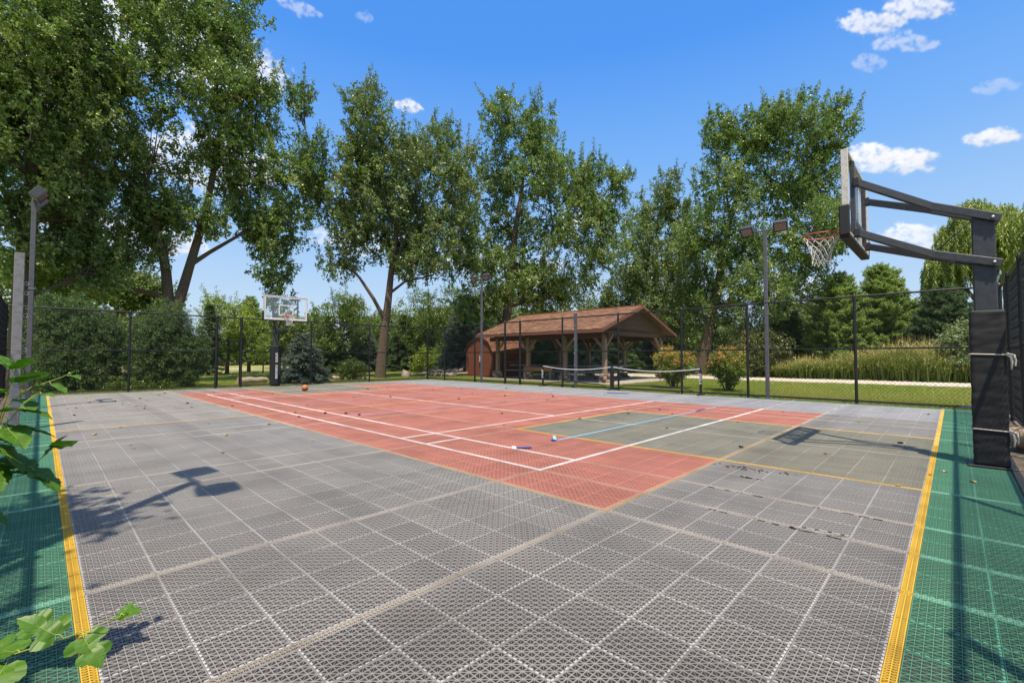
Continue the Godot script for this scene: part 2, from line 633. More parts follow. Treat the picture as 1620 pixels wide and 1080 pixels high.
# one open-grid tile, from the corner at the origin towards +x and -z
func tile_mesh() -> ArrayMesh:
	var mb := MB.new()
	mb.col = Color(0.72, 0.72, 0.72)
	var e := 0.0012
	var lo := e
	var hi := T - e
	var p := T / 10.0
	for k in range(1, 10):
		rib(mb, Vector2(k * p, -lo), Vector2(k * p, -hi), 0.0017, 0.0, TILE_D)
		rib(mb, Vector2(lo, -k * p), Vector2(hi, -k * p), 0.0017, -0.0002, TILE_D)
	for k in range(1, 20, 2):
		var a := k * p
		var s := Vector2(minf(a, T), maxf(0.0, a - T))
		var q := Vector2(maxf(0.0, a - T), minf(a, T))
		rib(mb, Vector2(s.x, -s.y), Vector2(q.x, -q.y), 0.0010, -0.0007, TILE_D * 0.7)
		rib(mb, Vector2(T - s.x, -s.y), Vector2(T - q.x, -q.y), 0.0010, -0.0009, TILE_D * 0.7)
	# rim and the paler locking loops along it
	mb.col = Color(0.62, 0.62, 0.62)
	for r: Array in [[Vector2(lo, -0.003), Vector2(hi, -0.003)], [Vector2(lo, -hi + 0.002), Vector2(hi, -hi + 0.002)], [Vector2(0.003, -lo), Vector2(0.003, -hi)], [Vector2(hi - 0.002, -lo), Vector2(hi - 0.002, -hi)]]:
		rib(mb, r[0], r[1], 0.0026, 0.0004, TILE_D)
	mb.col = Color.WHITE
	for k in 10:
		var c := (k + 0.5) * p
		for q: Array in [[Vector2(c, -0.005), true], [Vector2(0.005, -c), false]]:
			var ctr: Vector2 = q[0]
			var along: bool = q[1]
			var hx := 0.0085 if along else 0.0046
			var hz := 0.0046 if along else 0.0085
			mb.quad(Vector3(ctr.x - hx, 0.0008, ctr.y + hz), Vector3(ctr.x + hx, 0.0008, ctr.y + hz), Vector3(ctr.x + hx, 0.0008, ctr.y - hz), Vector3(ctr.x - hx, 0.0008, ctr.y - hz))
	return mb.mesh(M.tile)

func court() -> void:
	lay_out()
	var root := Node3D.new()
	root.name = "sport_court"
	add_child(root)
	tag(root, "", "", "", "structure")
	var x_end: float = xt[xt.size() - 1] + T
	var z_end: float = zt[zt.size() - 1] - T
	var b := MB.new()
	b.box(Vector3((x_end - 0.483) * 0.5, -0.005 - 0.03, (z_end + 0.432) * 0.5), Vector3(x_end + 0.483, 0.06, 0.432 - z_end))
	obj("base_slab", b, M.slab, root)
	var tm := tile_mesh()
	rng.seed = 77
	var cells := []
	var fwd := Vector3(0.718, 0, -0.696)
	for x: float in xt:
		for z: float in zt:
			var ctr := Vector3(x + T / 2, 0, z - T / 2)
			var dep := ctr.dot(fwd)
			var lat := absf(ctr.dot(Vector3(0.696, 0, 0.718)))
			var seen := dep > 1.5 and lat < dep * 1.13
			cells.append([dep if seen else dep * dep + 100.0, x, z])
	cells.sort_custom(func(p, q): return p[0] < q[0])
	var xf := []
	var cols := []
	var near_mat := {}
	for i in cells.size():
		var x: float = cells[i][1]
		var z: float = cells[i][2]
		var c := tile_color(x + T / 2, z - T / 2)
		var tone := 1.0 + 0.04 * rng.randf_range(-1, 1)
		var t := Transform3D(Basis(Vector3.RIGHT, rng.randf_range(-0.004, 0.004)) * Basis(Vector3.BACK, rng.randf_range(-0.004, 0.004)), Vector3(x, rng.randf_range(-0.0008, 0.0008), z))
		if i < 300:
			var v := rng.randi() % 4
			var key := [c, v]
			if not near_mat.has(key):
				var m: StandardMaterial3D = M.tile.duplicate()
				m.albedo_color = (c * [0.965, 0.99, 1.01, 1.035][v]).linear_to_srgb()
				near_mat[key] = m
			var o := put("court_tile", tm, root, t)
			o.material_override = near_mat[key]
		else:
			xf.append(t)
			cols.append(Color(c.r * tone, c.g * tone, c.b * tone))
	many("court_tiles", tm, xf, cols, root)
	# inlaid line strips
	var z_stops := [0.432]
	for z: float in zt: z_stops.append(z - T)
	for z: float in zs: z_stops.append(z); z_stops.append(z - S)
	z_stops.sort(); z_stops.reverse()
	var x_stops := [-0.483]
	for x: float in xt: x_stops.append(x + T); x_stops.append(x)
	for x: float in xs: x_stops.append(x)
	x_stops.sort()
	for i in xs.size():
		var mb := MB.new()
		for k in z_stops.size() - 1:
			var z0: float = z_stops[k]
			var z1: float = z_stops[k + 1]
			if z0 - z1 < 0.01: continue
			mb.col = strip_color_z(i, xs[i] + S / 2, (z0 + z1) / 2)
			strip_piece(mb, Vector3(xs[i], 0.0002, z0), z0 - z1, false, Vector2(xs[i], z0).length() < 9.0)
		obj("line_strip", mb, M.strip, root)
	for j in zs.size():
		var mb := MB.new()
		for k in x_stops.size() - 1:
			var x0: float = x_stops[k]
			var x1: float = x_stops[k + 1]
			if x1 - x0 < 0.01: continue
			var skip := false
			for x: float in xs:
				if x0 > x - 0.001 and x1 < x + S + 0.001 and absf(x0 - x) < 0.005:
					skip = (j != 2 and j != 4 and j != 12 and j != 10) or x == xs[0] or x == xs[10]
			if skip: continue
			mb.col = strip_color_x(j, (x0 + x1) / 2, zs[j] - S / 2)
			strip_piece(mb, Vector3(x0, 0.0009, zs[j]), x1 - x0, true, Vector2(x0, zs[j]).length() < 9.0)
		obj("line_strip", mb, M.strip, root)
	# rubber edging behind the near hoop
	var ed := MB.new()
	ed.cbox(Vector3(8.2, -0.02, 0.475), Vector3(16.0, 0.05, 0.07), 0.01)
	obj("edge_strip", ed, M.black_edge, root)

func strip_piece(mb: MB, at: Vector3, l: float, along_x: bool, detail: bool) -> void:
	var P := func(u: float, w: float) -> Vector2:  # u along, w across
		return Vector2(at.x + u, at.z - w) if along_x else Vector2(at.x + w, at.z - u)
	if not detail:
		rib(mb, P.call(0.0, S / 2), P.call(l, S / 2), S - 0.003, at.y, 0.0045)
		return
	for w: float in [0.004, S / 2, S - 0.004]:
		rib(mb, P.call(0.0, w), P.call(l, w), 0.0036, at.y, TILE_D)
	var n := maxi(1, int(round(l / 0.021)))
	for i in n + 1:
		var u := l * i / n
		rib(mb, P.call(u, 0.001), P.call(u, S - 0.001), 0.0032, at.y - 0.0003, TILE_D * 0.8)
	for i in n:
		var u0 := l * i / n
		var u1 := l * (i + 1) / n
		rib(mb, P.call(u0, 0.002), P.call(u1, S / 2), 0.0022, at.y - 0.0006, TILE_D * 0.6)
		rib(mb, P.call(u1, S / 2), P.call(u0, S - 0.002), 0.0022, at.y - 0.0006, TILE_D * 0.6)


# ------------------------------------------------------------------ ground
const DRIVE := [[30.6, 12.0], [30.4, 4.0], [30.2, -4.0], [30.0, -10.0], [30.4, -20.0], [31.4, -32.0], [32.2, -42.0], [30.5, -50.0], [26.0, -55.5], [19.0, -58.0], [10.0, -58.6], [-4.0, -57.0], [-20.0, -54.0]]

func ground() -> void:
	var f := FastNoiseLite.new()
	f.frequency = 0.05
	f.seed = 9
	var mb := MB.new()
	var step := 4.0
	for i in 80:
		for j in 80:
			var p := []
			for q: Array in [[0, 0], [0, 1], [1, 1], [1, 0]]:
				var x: float = -160.0 + (i + q[0]) * step + 20.0
				var z: float = -160.0 + (j + q[1]) * step - 20.0
				var flat := x > -6 and x < 38 and z > -62 and z < 8
				p.append(Vector3(x, -0.05 + (0.0 if flat else f.get_noise_2d(x, z) * 0.25), z))
			mb.quad(p[0], p[1], p[2], p[3])
	tag(obj("lawn", mb, M.lawn), "", "", "", "structure")
	# bare soil along the fence foot, outside the tiles
	mb = MB.new()
	for r: Array in [[-3.0, -0.4, -24.0, 3.0], [15.6, 16.35, -22.9, 3.0], [-0.5, 15.7, -22.95, -21.7], [-0.5, 15.7, 0.4, 3.0]]:
		mb.quad(Vector3(r[0], -0.035, r[3]), Vector3(r[1], -0.035, r[3]), Vector3(r[1], -0.035, r[2]), Vector3(r[0], -0.035, r[2]))
		# small clods so that the edge of the bare soil is uneven
	tag(obj("soil", mb, M.dirt), "", "", "", "structure")
	mb = MB.new()
	var c := Curve3D.new()
	for i in DRIVE.size():
		var a := Vector3(DRIVE[maxi(i - 1, 0)][0], 0, DRIVE[maxi(i - 1, 0)][1])
		var b := Vector3(DRIVE[mini(i + 1, DRIVE.size() - 1)][0], 0, DRIVE[mini(i + 1, DRIVE.size() - 1)][1])
		var t := (b - a) / 6.0
		c.add_point(Vector3(DRIVE[i][0], -0.03, DRIVE[i][1]), -t, t)
	var pts := c.tessellate_even_length(5, 0.8)
	for i in pts.size() - 1:
		var s0 := (pts[i + 1] - pts[maxi(i - 1, 0)]).cross(Vector3.UP).normalized()
		var s1 := (pts[mini(i + 2, pts.size() - 1)] - pts[i]).cross(Vector3.UP).normalized()
		var w0 := 2.1 + 0.15 * sin(i * 1.7)
		var w1 := 2.1 + 0.15 * sin((i + 1) * 1.7)
		mb.quad(pts[i] - s0 * w0, pts[i] + s0 * w0, pts[i + 1] + s1 * w1, pts[i + 1] - s1 * w1)
	tag(obj("driveway", mb, M.gravel), "", "", "", "structure")
	# concrete floor of the pavilion
	mb = MB.new()
	mb.cbox(Vector3(22.1, -0.02, -16.2), Vector3(7.2, 0.10, 9.6), 0.015)
	tag(obj("concrete_floor", mb, M.concrete), "", "", "", "structure")
	# mown grass blades
	rng.seed = 5
	var tuft := MB.new()
	for i in 14:
		var a := rng.randf() * TAU
		var o := Vector3(cos(a), 0, sin(a)) * rng.randf() * 0.09
		var h := rng.randf_range(0.035, 0.085)
		var lean := Vector3(rng.randf_range(-1, 1), 0, rng.randf_range(-1, 1)) * 0.04
		var s := Vector3(cos(a + 1.6), 0, sin(a + 1.6)) * 0.006
		tuft.tri(o - s, o + s, o + Vector3(0, h, 0) + lean)
	var tmesh := tuft.mesh(M.blade)
	var xf := []
	var cols := []
	var nz := FastNoiseLite.new()
	nz.frequency = 0.12
	nz.seed = 3
	for i in 52000:
		var x := 0.0
		var z := 0.0
		if i % 3 < 2:
			x = 16.3 + 18.0 * rng.randf() * rng.randf()
			z = rng.randf_range(-24.0, 2.0)
		else:
			x = rng.randf_range(-1.0, 30.0)
			z = -22.9 - 24.0 * rng.randf() * rng.randf()
		if x > 18.4 and x < 25.8 and z > -21.1 and z < -11.3: continue
		var off := false
		for q in pts:
			if absf(q.x - x) < 2.3 and absf(q.z - z) < 2.3:
				off = true
				break
		if off: continue
		var k := nz.get_noise_2d(x, z) * 0.5 + 0.5 + rng.randf_range(-0.2, 0.2)
		var col := Color(0.22, 0.31, 0.035).lerp(Color(0.44, 0.41, 0.12), clampf(k * 1.1 - 0.12, 0.0, 1.0))
		xf.append(Transform3D(Basis(Vector3.UP, rng.randf() * TAU).scaled(Vector3.ONE * rng.randf_range(0.8, 1.5)), Vector3(x, -0.05, z)))
		cols.append(col)
	many("grass", tmesh, xf, cols)


# ------------------------------------------------------------------ fences
const FH := 3.0

func wire_mesh(h: float, w: float) -> ArrayMesh:
	var mb := MB.new()
	var n := int(h / w)
	var p := []
	var r := []
	for i in n + 1:
		p.append(Vector3(0.0 if i % 2 == 0 else w, i * w, 0.0 if i % 4 < 2 else 0.003))
		r.append(0.004)
	mb.tube(p, r, 3, false)
	return mb.mesh(M.wire)

# a run of chain-link fence from a to b; posts are distances along it; gaps are [from, to, top of the gap]
func fence(a: Vector3, b: Vector3, posts: Array, thick: Array, gaps: Array, label: String) -> void:
	var d := (b - a).normalized()
	var l := (b - a).length()
	var o := thing("chain_link_fence", label, "fence", a, atan2(-d.z, d.x))
	for s: float in posts:
		var mb := MB.new()
		var r := 0.05 if thick.has(s) else 0.039
		mb.tube([Vector3(s, -0.1, 0), Vector3(s, FH + 0.03, 0)], [r, r], 10)
		mb.lathe([Vector2(r + 0.006, FH - 0.03), Vector2(r + 0.006, FH + 0.03), Vector2(r * 0.6, FH + 0.07), Vector2(0.001, FH + 0.085)], 10, Transform3D(Basis(), Vector3(s, 0, 0)))
		for y: float in [0.25, 0.9, 1.9, 2.6]:
			mb.lathe([Vector2(r, y - 0.012), Vector2(r + 0.006, y - 0.008), Vector2(r + 0.006, y + 0.008), Vector2(r, y + 0.012)], 8, Transform3D(Basis(), Vector3(s, 0, 0)))
		obj("post", mb, M.fence, o)
	for y: float in [0.06, 1.53, FH]:
		var spans := [[0.0, l]]
		for g: Array in gaps:
			if y < g[2]:
				var nxt := []
				for s: Array in spans:
					if g[0] > s[0] and g[1] < s[1]:
						nxt.append([s[0], g[0]]); nxt.append([g[1], s[1]])
					else:
						nxt.append(s)
				spans = nxt
		for s: Array in spans:
			var mb := MB.new()
			var r := 0.027 if y > 2.0 else 0.022
			mb.tube([Vector3(s[0], y, 0), Vector3(s[1], y, 0)], [r, r], 8)
			obj("rail", mb, M.fence, o)
	# header rail over each gate
	for g: Array in gaps:
		var mb := MB.new()
		mb.tube([Vector3(g[0], g[2] + 0.02, 0), Vector3(g[1], g[2] + 0.02, 0)], [0.02, 0.02], 8)
		obj("rail", mb, M.fence, o)
	var w := 0.05
	var wm := wire_mesh(FH - 0.04, w)
	var xf := []
	for i in int(l / w):
		var x := i * w
		var gap := 0.0
		for g: Array in gaps:
			if x > g[0] - w and x < g[1]: gap = g[2]
		var y := 0.03
		var sc := 1.0
		if gap > 0.0:
			sc = (FH - gap) / (FH - 0.04)
			y = gap
		var t := Transform3D(Basis.from_scale(Vector3(1, sc, 1)), Vector3(x, y, 0.024))
		if i % 2 == 1:
			t = t * Transform3D(Basis(Vector3(-1, 0, 0), Vector3(0, 1, 0), Vector3(0, 0, -1)), Vector3(w, 0, 0))
		xf.append(t)
	many("chain_link", wm, xf, [], o)

func gate(at: Vector3, turn: float, w: float, h: float, label: String) -> void:
	var o := thing("chain_link_gate", label, "gate", at, turn)
	var mb := MB.new()
	mb.tube([Vector3(0.06, 0.06, 0), Vector3(0.06, h, 0), Vector3(w - 0.06, h, 0), Vector3(w - 0.06, 0.06, 0), Vector3(0.06, 0.06, 0)], [0.021, 0.021, 0.021, 0.021, 0.021], 8)
	obj("frame", mb, M.fence, o)
	mb = MB.new()
	mb.tube([Vector3(0.06, h * 0.5, 0), Vector3(w - 0.06, h * 0.5, 0)], [0.017, 0.017], 8)
	obj("rail", mb, M.fence, o)
	mb = MB.new()
	mb.cbox(Vector3(w - 0.04, 1.1, 0.0), Vector3(0.16, 0.05, 0.08), 0.008)
	mb.tube([Vector3(w - 0.1, 1.02, 0.05), Vector3(w - 0.1, 1.2, 0.05)], [0.014, 0.014], 6)
	obj("latch", mb, M.fence, o)
	for y: float in [0.35, h - 0.3]:
		mb = MB.new()
		mb.tube([Vector3(0.02, y - 0.05, 0), Vector3(0.02, y + 0.05, 0)], [0.028, 0.028], 8)
		obj("hinge", mb, M.fence, o)
	var xf := []
	var ww := 0.05
	var wm := wire_mesh(h - 0.08, ww)
	for i in int((w - 0.14) / ww):
		var t := Transform3D(Basis(), Vector3(0.07 + i * ww, 0.07, 0.02))
		if i % 2 == 1:
			t = t * Transform3D(Basis(Vector3(-1, 0, 0), Vector3(0, 1, 0), Vector3(0, 0, -1)), Vector3(ww, 0, 0))
		xf.append(t)
	many("chain_link", wm, xf, [], o)

func fences() -> void:
	var fx := 16.0
	var fz := -22.5
	# long side far from the camera, read from the far corner
	var ps := []
	for z: float in [-22.5, -20.85, -18.25, -15.98, -14.96, -12.4, -9.6, -7.02, -4.82, -1.99, 0.82]: ps.append(z - fz)
	fence(Vector3(fx, 0, fz), Vector3(fx, 0, 0.82), ps, [ps[0], ps[3], ps[4], ps[10]], [[ps[3], ps[4], 2.13]], "long black chain-link fence between the court and the pavilion")
	gate(Vector3(fx, 0, -15.98), -PI / 2, 1.02, 2.1, "black chain-link gate in front of the pavilion")
	fence(Vector3(-0.86, 0, fz), Vector3(fx, 0, fz), [0.0, 3.18, 6.02, 6.96, 10.0, 13.1, 16.86], [0.0, 6.02, 6.96], [[6.02, 6.96, 1.95]], "black chain-link fence behind the far hoop and the dark hedge")
	gate(Vector3(-0.86 + 6.02, 0, fz), 0.0, 0.94, 1.92, "black chain-link gate beside the far hoop")
	fence(Vector3(-0.86, 0, 3.0), Vector3(-0.86, 0, fz), [0.0, 3.2, 6.4, 9.6, 12.8, 16.0, 19.2, 22.4, 25.5], [0.0], [], "black chain-link fence along the left edge of the court")
	fence(Vector3(-0.86, 0, 0.82 + 0.04), Vector3(fx, 0, 0.82 + 0.04), [3.0, 6.0, 9.6, 12.6, 15.0], [], [], "black chain-link fence behind the near padded hoop")


# ------------------------------------------------------------------ lamps and net posts
func lamp(at: Vector3, turn: float, label: String) -> void:
	var o := thing("floodlight_pole", label, "floodlight", at, turn, "floodlight poles round the court")
	var h := 5.3
	var mb := MB.new()
	mb.cbox(Vector3(0, 0.006, 0), Vector3(0.24, 0.016, 0.24), 0.004)
	obj("base_plate", mb, M.pole, o)
	mb = MB.new()
	mb.cbox(Vector3(0, h / 2 + 0.01, 0), Vector3(0.1, h, 0.1), 0.012)
	obj("pole", mb, M.pole, o)
	mb = MB.new()
	mb.cbox(Vector3(0, 3.02, 0), Vector3(0.118, 0.05, 0.118), 0.01)
	obj("collar", mb, M.pole, o)
	mb = MB.new()
	mb.cbox(Vector3(0, h - 0.02, 0), Vector3(0.05, 0.05, 0.62), 0.008)
	obj("crossarm", mb, M.pole, o)
	for s: float in [-1.0, 1.0]:
		# heads face +x of the pole, tipped down
		var b := Basis(Vector3(0, 1, 0), s * -0.12) * Basis(Vector3(0, 0, 1), deg_to_rad(-36.0))
		var ctr := Vector3(0.09, h + 0.03, s * 0.47)
		var head := Node3D.new()
		head.name = "lamp_head"
		o.add_child(head, true)
		head.transform = Transform3D(b, ctr)
		mb = MB.new()
		mb.cbox(Vector3(-0.02, 0, 0), Vector3(0.2, 0.30, 0.37), 0.015)
		obj("housing", mb, M.lamp_case, head)
		mb = MB.new()
		for e: Array in [[Vector3(0.088, 0.14, 0), Vector3(0.03, 0.03, 0.38)], [Vector3(0.088, -0.14, 0), Vector3(0.03, 0.03, 0.38)], [Vector3(0.088, 0, 0.178), Vector3(0.03, 0.25, 0.026)], [Vector3(0.088, 0, -0.178), Vector3(0.03, 0.25, 0.026)]]:
			mb.cbox(e[0], e[1], 0.004)
		obj("bezel", mb, M.steel_black, head)
		mb = MB.new()
		mb.cbox(Vector3(0.083, 0, 0), Vector3(0.012, 0.25, 0.33), 0.003)
		obj("lens", mb, M.lamp_glass, head)

func net_post(at: Vector3, turn: float, m: Material, label: String) -> void:
	var o := thing("net_post", label, "post", at, turn, "tall square net posts at half court")
	var mb := MB.new()
	mb.cbox(Vector3(0, 1.57, 0), Vector3(0.13, 3.14, 0.1), 0.008)
	obj("post", mb, m, o)
	mb = MB.new()
	mb.cbox(Vector3(0, 3.145, 0), Vector3(0.134, 0.016, 0.104), 0.004)
	obj("cap", mb, m, o)
	for y: float in [0.35, 0.95, 1.45, 2.05, 2.45, 2.62]:
		mb = MB.new()
		var p := []
		var r := []
		for i in 13:
			var a := TAU * i / 12.0
			p.append(Vector3(0.065 + 0.028 + 0.028 * cos(a), y + 0.028 * sin(a), 0))
			r.append(0.005)
		mb.tube(p, r, 5, false)
		obj("eye_hook", mb, M.bolt, o)

func low_net(a: Vector3, b: Vector3, label: String, flip: bool) -> void:
	var o := thing("portable_net", label, "net", a, atan2(-(b - a).z, (b - a).x), "portable pickleball nets along the fence")
	var l := (b - a).length()
	for e in 2:
		var x := 0.0 if e == 0 else l
		var post := Node3D.new()
		post.name = "post"
		o.add_child(post, true)
		post.position = Vector3(x, 0, 0)
		var mb := MB.new()
		mb.tube([Vector3(0, 0.02, 0), Vector3(0, 0.94, 0)], [0.022, 0.022], 8)
		obj("tube", mb, M.steel_black, post)
		mb = MB.new()
		mb.cbox(Vector3(0, 0.5, 0), Vector3(0.085, 0.74, 0.075), 0.02)
		obj("sleeve", mb, M.pad, post)
		mb = MB.new()
		mb.tube([Vector3(0, 0.025, -0.28), Vector3(0, 0.025, 0.28)], [0.022, 0.022], 8)
		obj("foot", mb, M.steel_black, post)
		if (e == 0) == flip:
			var tm := TextMesh.new()
			tm.text = "JOOLA"
			var f := SystemFont.new()
			f.font_names = PackedStringArray(["Droid Sans"])
			f.font_weight = 700
			tm.font = f
			tm.font_size = 64
			tm.pixel_size = 0.0019
			tm.depth = 0.004
			tm.material = M.white
			put("lettering", tm, post, Transform3D(Basis(Vector3.BACK, -PI / 2), Vector3(0, 0.55, 0.04)))
	var sag := 0.13
	var mb := MB.new()
	var n := 24
	var top := []
	for i in n + 1:
		var t := float(i) / n
		top.append(Vector3(l * t, 0.915 - sag * 4.0 * t * (1.0 - t), 0))
	for i in n:
		mb.quad(top[i] + Vector3(0, 0, -0.004), top[i + 1] + Vector3(0, 0, -0.004), top[i + 1] + Vector3(0, -0.032, -0.004), top[i] + Vector3(0, -0.032, -0.004))
		mb.quad(top[i] + Vector3(0, 0, 0.004), top[i + 1] + Vector3(0, 0, 0.004), top[i + 1] + Vector3(0, -0.032, 0.004), top[i] + Vector3(0, -0.032, 0.004))
		mb.quad(top[i] + Vector3(0, 0, -0.004), top[i + 1] + Vector3(0, 0, -0.004), top[i + 1] + Vector3(0, 0, 0.004), top[i] + Vector3(0, 0, 0.004))
	obj("top_tape", mb, M.white, o)
	mb = MB.new()
	for i in n * 2 + 1:
		var t := float(i) / (n * 2)
		var y := 0.865 - sag * 4.0 * t * (1.0 - t)
		mb.tube([Vector3(l * t, 0.14, 0), Vector3(l * t, y, 0)], [0.0009, 0.0009], 3, false)
	for k in 15:
		var p := []
		var r := []
		for i in n + 1:
			p.append(Vector3(l * i / n, lerpf(0.14, top[i].y - 0.05, k / 14.0), 0)); r.append(0.0009)
		mb.tube(p, r, 3, false)
	obj("mesh", mb, M.net_black, o)
	mb = MB.new()
	mb.tube([Vector3(0, 0.04, 0), Vector3(l * 0.16, 0.2, 0), Vector3(l * 0.5, 0.25, 0), Vector3(l * 0.84, 0.2, 0), Vector3(l, 0.04, 0)], [0.02, 0.02, 0.02, 0.02, 0.02], 6)
	obj("bottom_bar", mb, M.steel_black, o)


# ------------------------------------------------------------------ hoops
func rim_and_net(o: Node3D, front: float) -> void:
	# the board's front face lies at z = front, the rim points to -z, in the hoop's own axes
	var rimc := Vector3(0, 3.05, front - 0.15 - 0.228)
	var rim := MB.new()
	var p := []
	var r := []
	for i in 37:
		var a := TAU * i / 36.0
		p.append(rimc + Vector3(cos(a) * 0.228, 0, sin(a) * 0.228)); r.append(0.009)
	rim.tube(p, r, 8, false)
	for s: float in [-1.0, 1.0]:
		rim.bar(Vector3(s * 0.06, 3.04, front), rimc + Vector3(s * 0.13, -0.004, 0.185), 0.012, 0.03)
	rim.cbox(Vector3(0, 3.02, front - 0.02), Vector3(0.16, 0.13, 0.03), 0.005)
	rim.cbox(Vector3(0, 3.045, front - 0.085), Vector3(0.13, 0.012, 0.13), 0.003)
	obj("rim", rim, M.orange_rim, o)
	var net := MB.new()
	var n := 12
	var ring := func(k: int, i: float) -> Vector3:
		var rad: float = [0.226, 0.19, 0.16, 0.135, 0.12, 0.116, 0.118][k]
		var y: float = [0.0, -0.07, -0.14, -0.21, -0.28, -0.35, -0.42][k]
		var a := TAU * (i + 0.5 * (k % 2)) / n
		return rimc + Vector3(cos(a) * rad, y - 0.008 + 0.008 * sin(a * 3.0 + k), sin(a) * rad)
	for k in 6:
		for i in n:
			var up: Vector3 = ring.call(k, i)
			var other := i if k % 2 == 0 else i + 1
			for q: int in [other - 1, other] if k % 2 == 0 else [i, i + 1]:
				net.tube([up, ring.call(k + 1, q)], [0.004, 0.004], 4, false)
	obj("net", net, M.net, o)

func near_hoop() -> void:
	var o := thing("basketball_hoop", "near basketball hoop with black padded post and four bent grey arms", "basketball hoop", Vector3(7.85, 0, 0))
	var mb := MB.new()
	mb.cbox(Vector3(0, 0.01, 0.29), Vector3(0.36, 0.024, 0.40), 0.005)
	obj("base_plate", mb, M.steel_black, o)
	mb = MB.new()
	mb.cbox(Vector3(0, 1.52, 0.29), Vector3(0.15, 2.99, 0.2), 0.012)
	obj("post", mb, M.steel_dark, o)
	# pad, creased vinyl
	mb = MB.new()
	var f := FastNoiseLite.new()
	f.frequency = 3.0
	f.seed = 2
	var section := [Vector2(-0.13, 0.145), Vector2(-0.14, 0.155), Vector2(-0.14, 0.43), Vector2(-0.13, 0.44), Vector2(0.13, 0.44), Vector2(0.14, 0.43), Vector2(0.14, 0.155), Vector2(0.13, 0.145)]
	var fine := []
	for i in section.size():
		var a: Vector2 = section[i]
		var b: Vector2 = section[(i + 1) % section.size()]
		var m := 8 if a.distance_to(b) > 0.1 else 1
		for k in m:
			fine.append(a.lerp(b, float(k) / m))
	var rows := 90
	var pt := func(k: int, q: int) -> Vector3:
		var s: Vector2 = fine[q % fine.size()]
		var y := 0.02 + 1.82 * k / rows
		var out := (s - Vector2(0, 0.29)).normalized()
		var d := f.get_noise_3d(s.x * 1.2, y * 3.0, s.y * 1.2) * 0.012 + f.get_noise_3d(s.x * 2.0, y * 6.0, s.y * 2.0) * 0.003
		if k == 0 or k == rows: d = -0.012
		return Vector3(s.x + out.x * d, y, s.y + out.y * d)
	for k in rows:
		for q in fine.size():
			var c0: Vector3 = pt.call(k, q)
			mb.face([c0, pt.call(k, q + 1), pt.call(k + 1, q + 1), pt.call(k + 1, q)], Vector3(c0.x, 0, c0.z - 0.29))
	for q in fine.size():
		mb.face([pt.call(rows, q), pt.call(rows, q + 1), Vector3(0, 1.845, 0.29)], Vector3.UP)
	var soft := SurfaceTool.new()
	soft.create_from(mb.mesh(M.pad), 0)
	soft.deindex()
	soft.generate_normals()
	var pad := put("pad", soft.commit(), o)
	pad.material_override = M.pad
	for y: float in [0.44, 1.32]:
		mb = MB.new()
		var p := []
		var r := []
		for q in section.size() + 1:
			var s: Vector2 = section[q % section.size()]
			var out := (s - Vector2(0, 0.29)).normalized() * 0.008
			p.append(Vector3(s.x + out.x, y + 0.006 * sin(q * 2.1), s.y + out.y)); r.append(0.008)
		mb.tube(p, r, 6, false)
		# knot and loose ends
		mb.tube([Vector3(-0.145, y, 0.435), Vector3(-0.17, y - 0.03, 0.47), Vector3(-0.17, y - 0.10, 0.475), Vector3(-0.15, y - 0.17, 0.47)], [0.012, 0.016, 0.012, 0.007], 6)
		mb.tube([Vector3(-0.15, y + 0.01, 0.44), Vector3(-0.18, y - 0.01, 0.49), Vector3(-0.165, y - 0.07, 0.505), Vector3(-0.175, y - 0.13, 0.5)], [0.012, 0.014, 0.01, 0.007], 6)
		obj("rope", mb, M.rope, pad)
	# bent arms: inner ends on the post, outer ends on the board
	for lv in 2:
		for s: float in [-1.0, 1.0]:
			var y0: float = [2.93, 2.40][lv]
			var ye: float = [3.19, 2.58][lv]
			var y1: float = [3.56, 2.90][lv]
			var p0 := Vector3(s * 0.105, y0, 0.37)
			var e0 := Vector3(s * 0.105, ye, -0.17)
			var p1 := Vector3(s * 0.52, y1, -0.86)
			mb = MB.new()
			mb.bar(p0 + Vector3(0, -0.02, 0.06), e0, 0.045, 0.095, 0.008)
			var dd := (p1 - e0).normalized()
			mb.bar(e0 - dd * 0.03, p1 + dd * 0.02, 0.045, 0.095, 0.008)
			var arm := obj("arm", mb, M.steel_dark, o)
			mb = MB.new()
			mb.lathe([Vector2(0.001, 0.018), Vector2(0.012, 0.016), Vector2(0.017, 0.008), Vector2(0.018, 0.0)], 10, Transform3D(Basis(Vector3(0, 0, 1), -s * PI / 2), p0 + Vector3(s * 0.024, 0, 0)))
			mb.lathe([Vector2(0.001, 0.018), Vector2(0.012, 0.016), Vector2(0.017, 0.008), Vector2(0.018, 0.0)], 10, Transform3D(Basis(Vector3(0, 0, 1), -s * PI / 2), p1 + Vector3(s * 0.024, 0, 0)))
			obj("bolt", mb, M.bolt, arm)
			mb = MB.new()
			mb.cbox(p1 + Vector3(0, 0, 0.0), Vector3(0.10, 0.11, 0.06), 0.008)
			obj("bracket", mb, M.steel_black, o)
	mb = MB.new()
	mb.tube([Vector3(0.0, 2.6, -0.16), Vector3(0.0, 2.95, 0.2)], [0.008, 0.008], 8)
	obj("strut", mb, M.steel_dark, o)
	backboard(o, -0.95, 0.9, 2.83, 3.90)
	rim_and_net(o, -0.965)

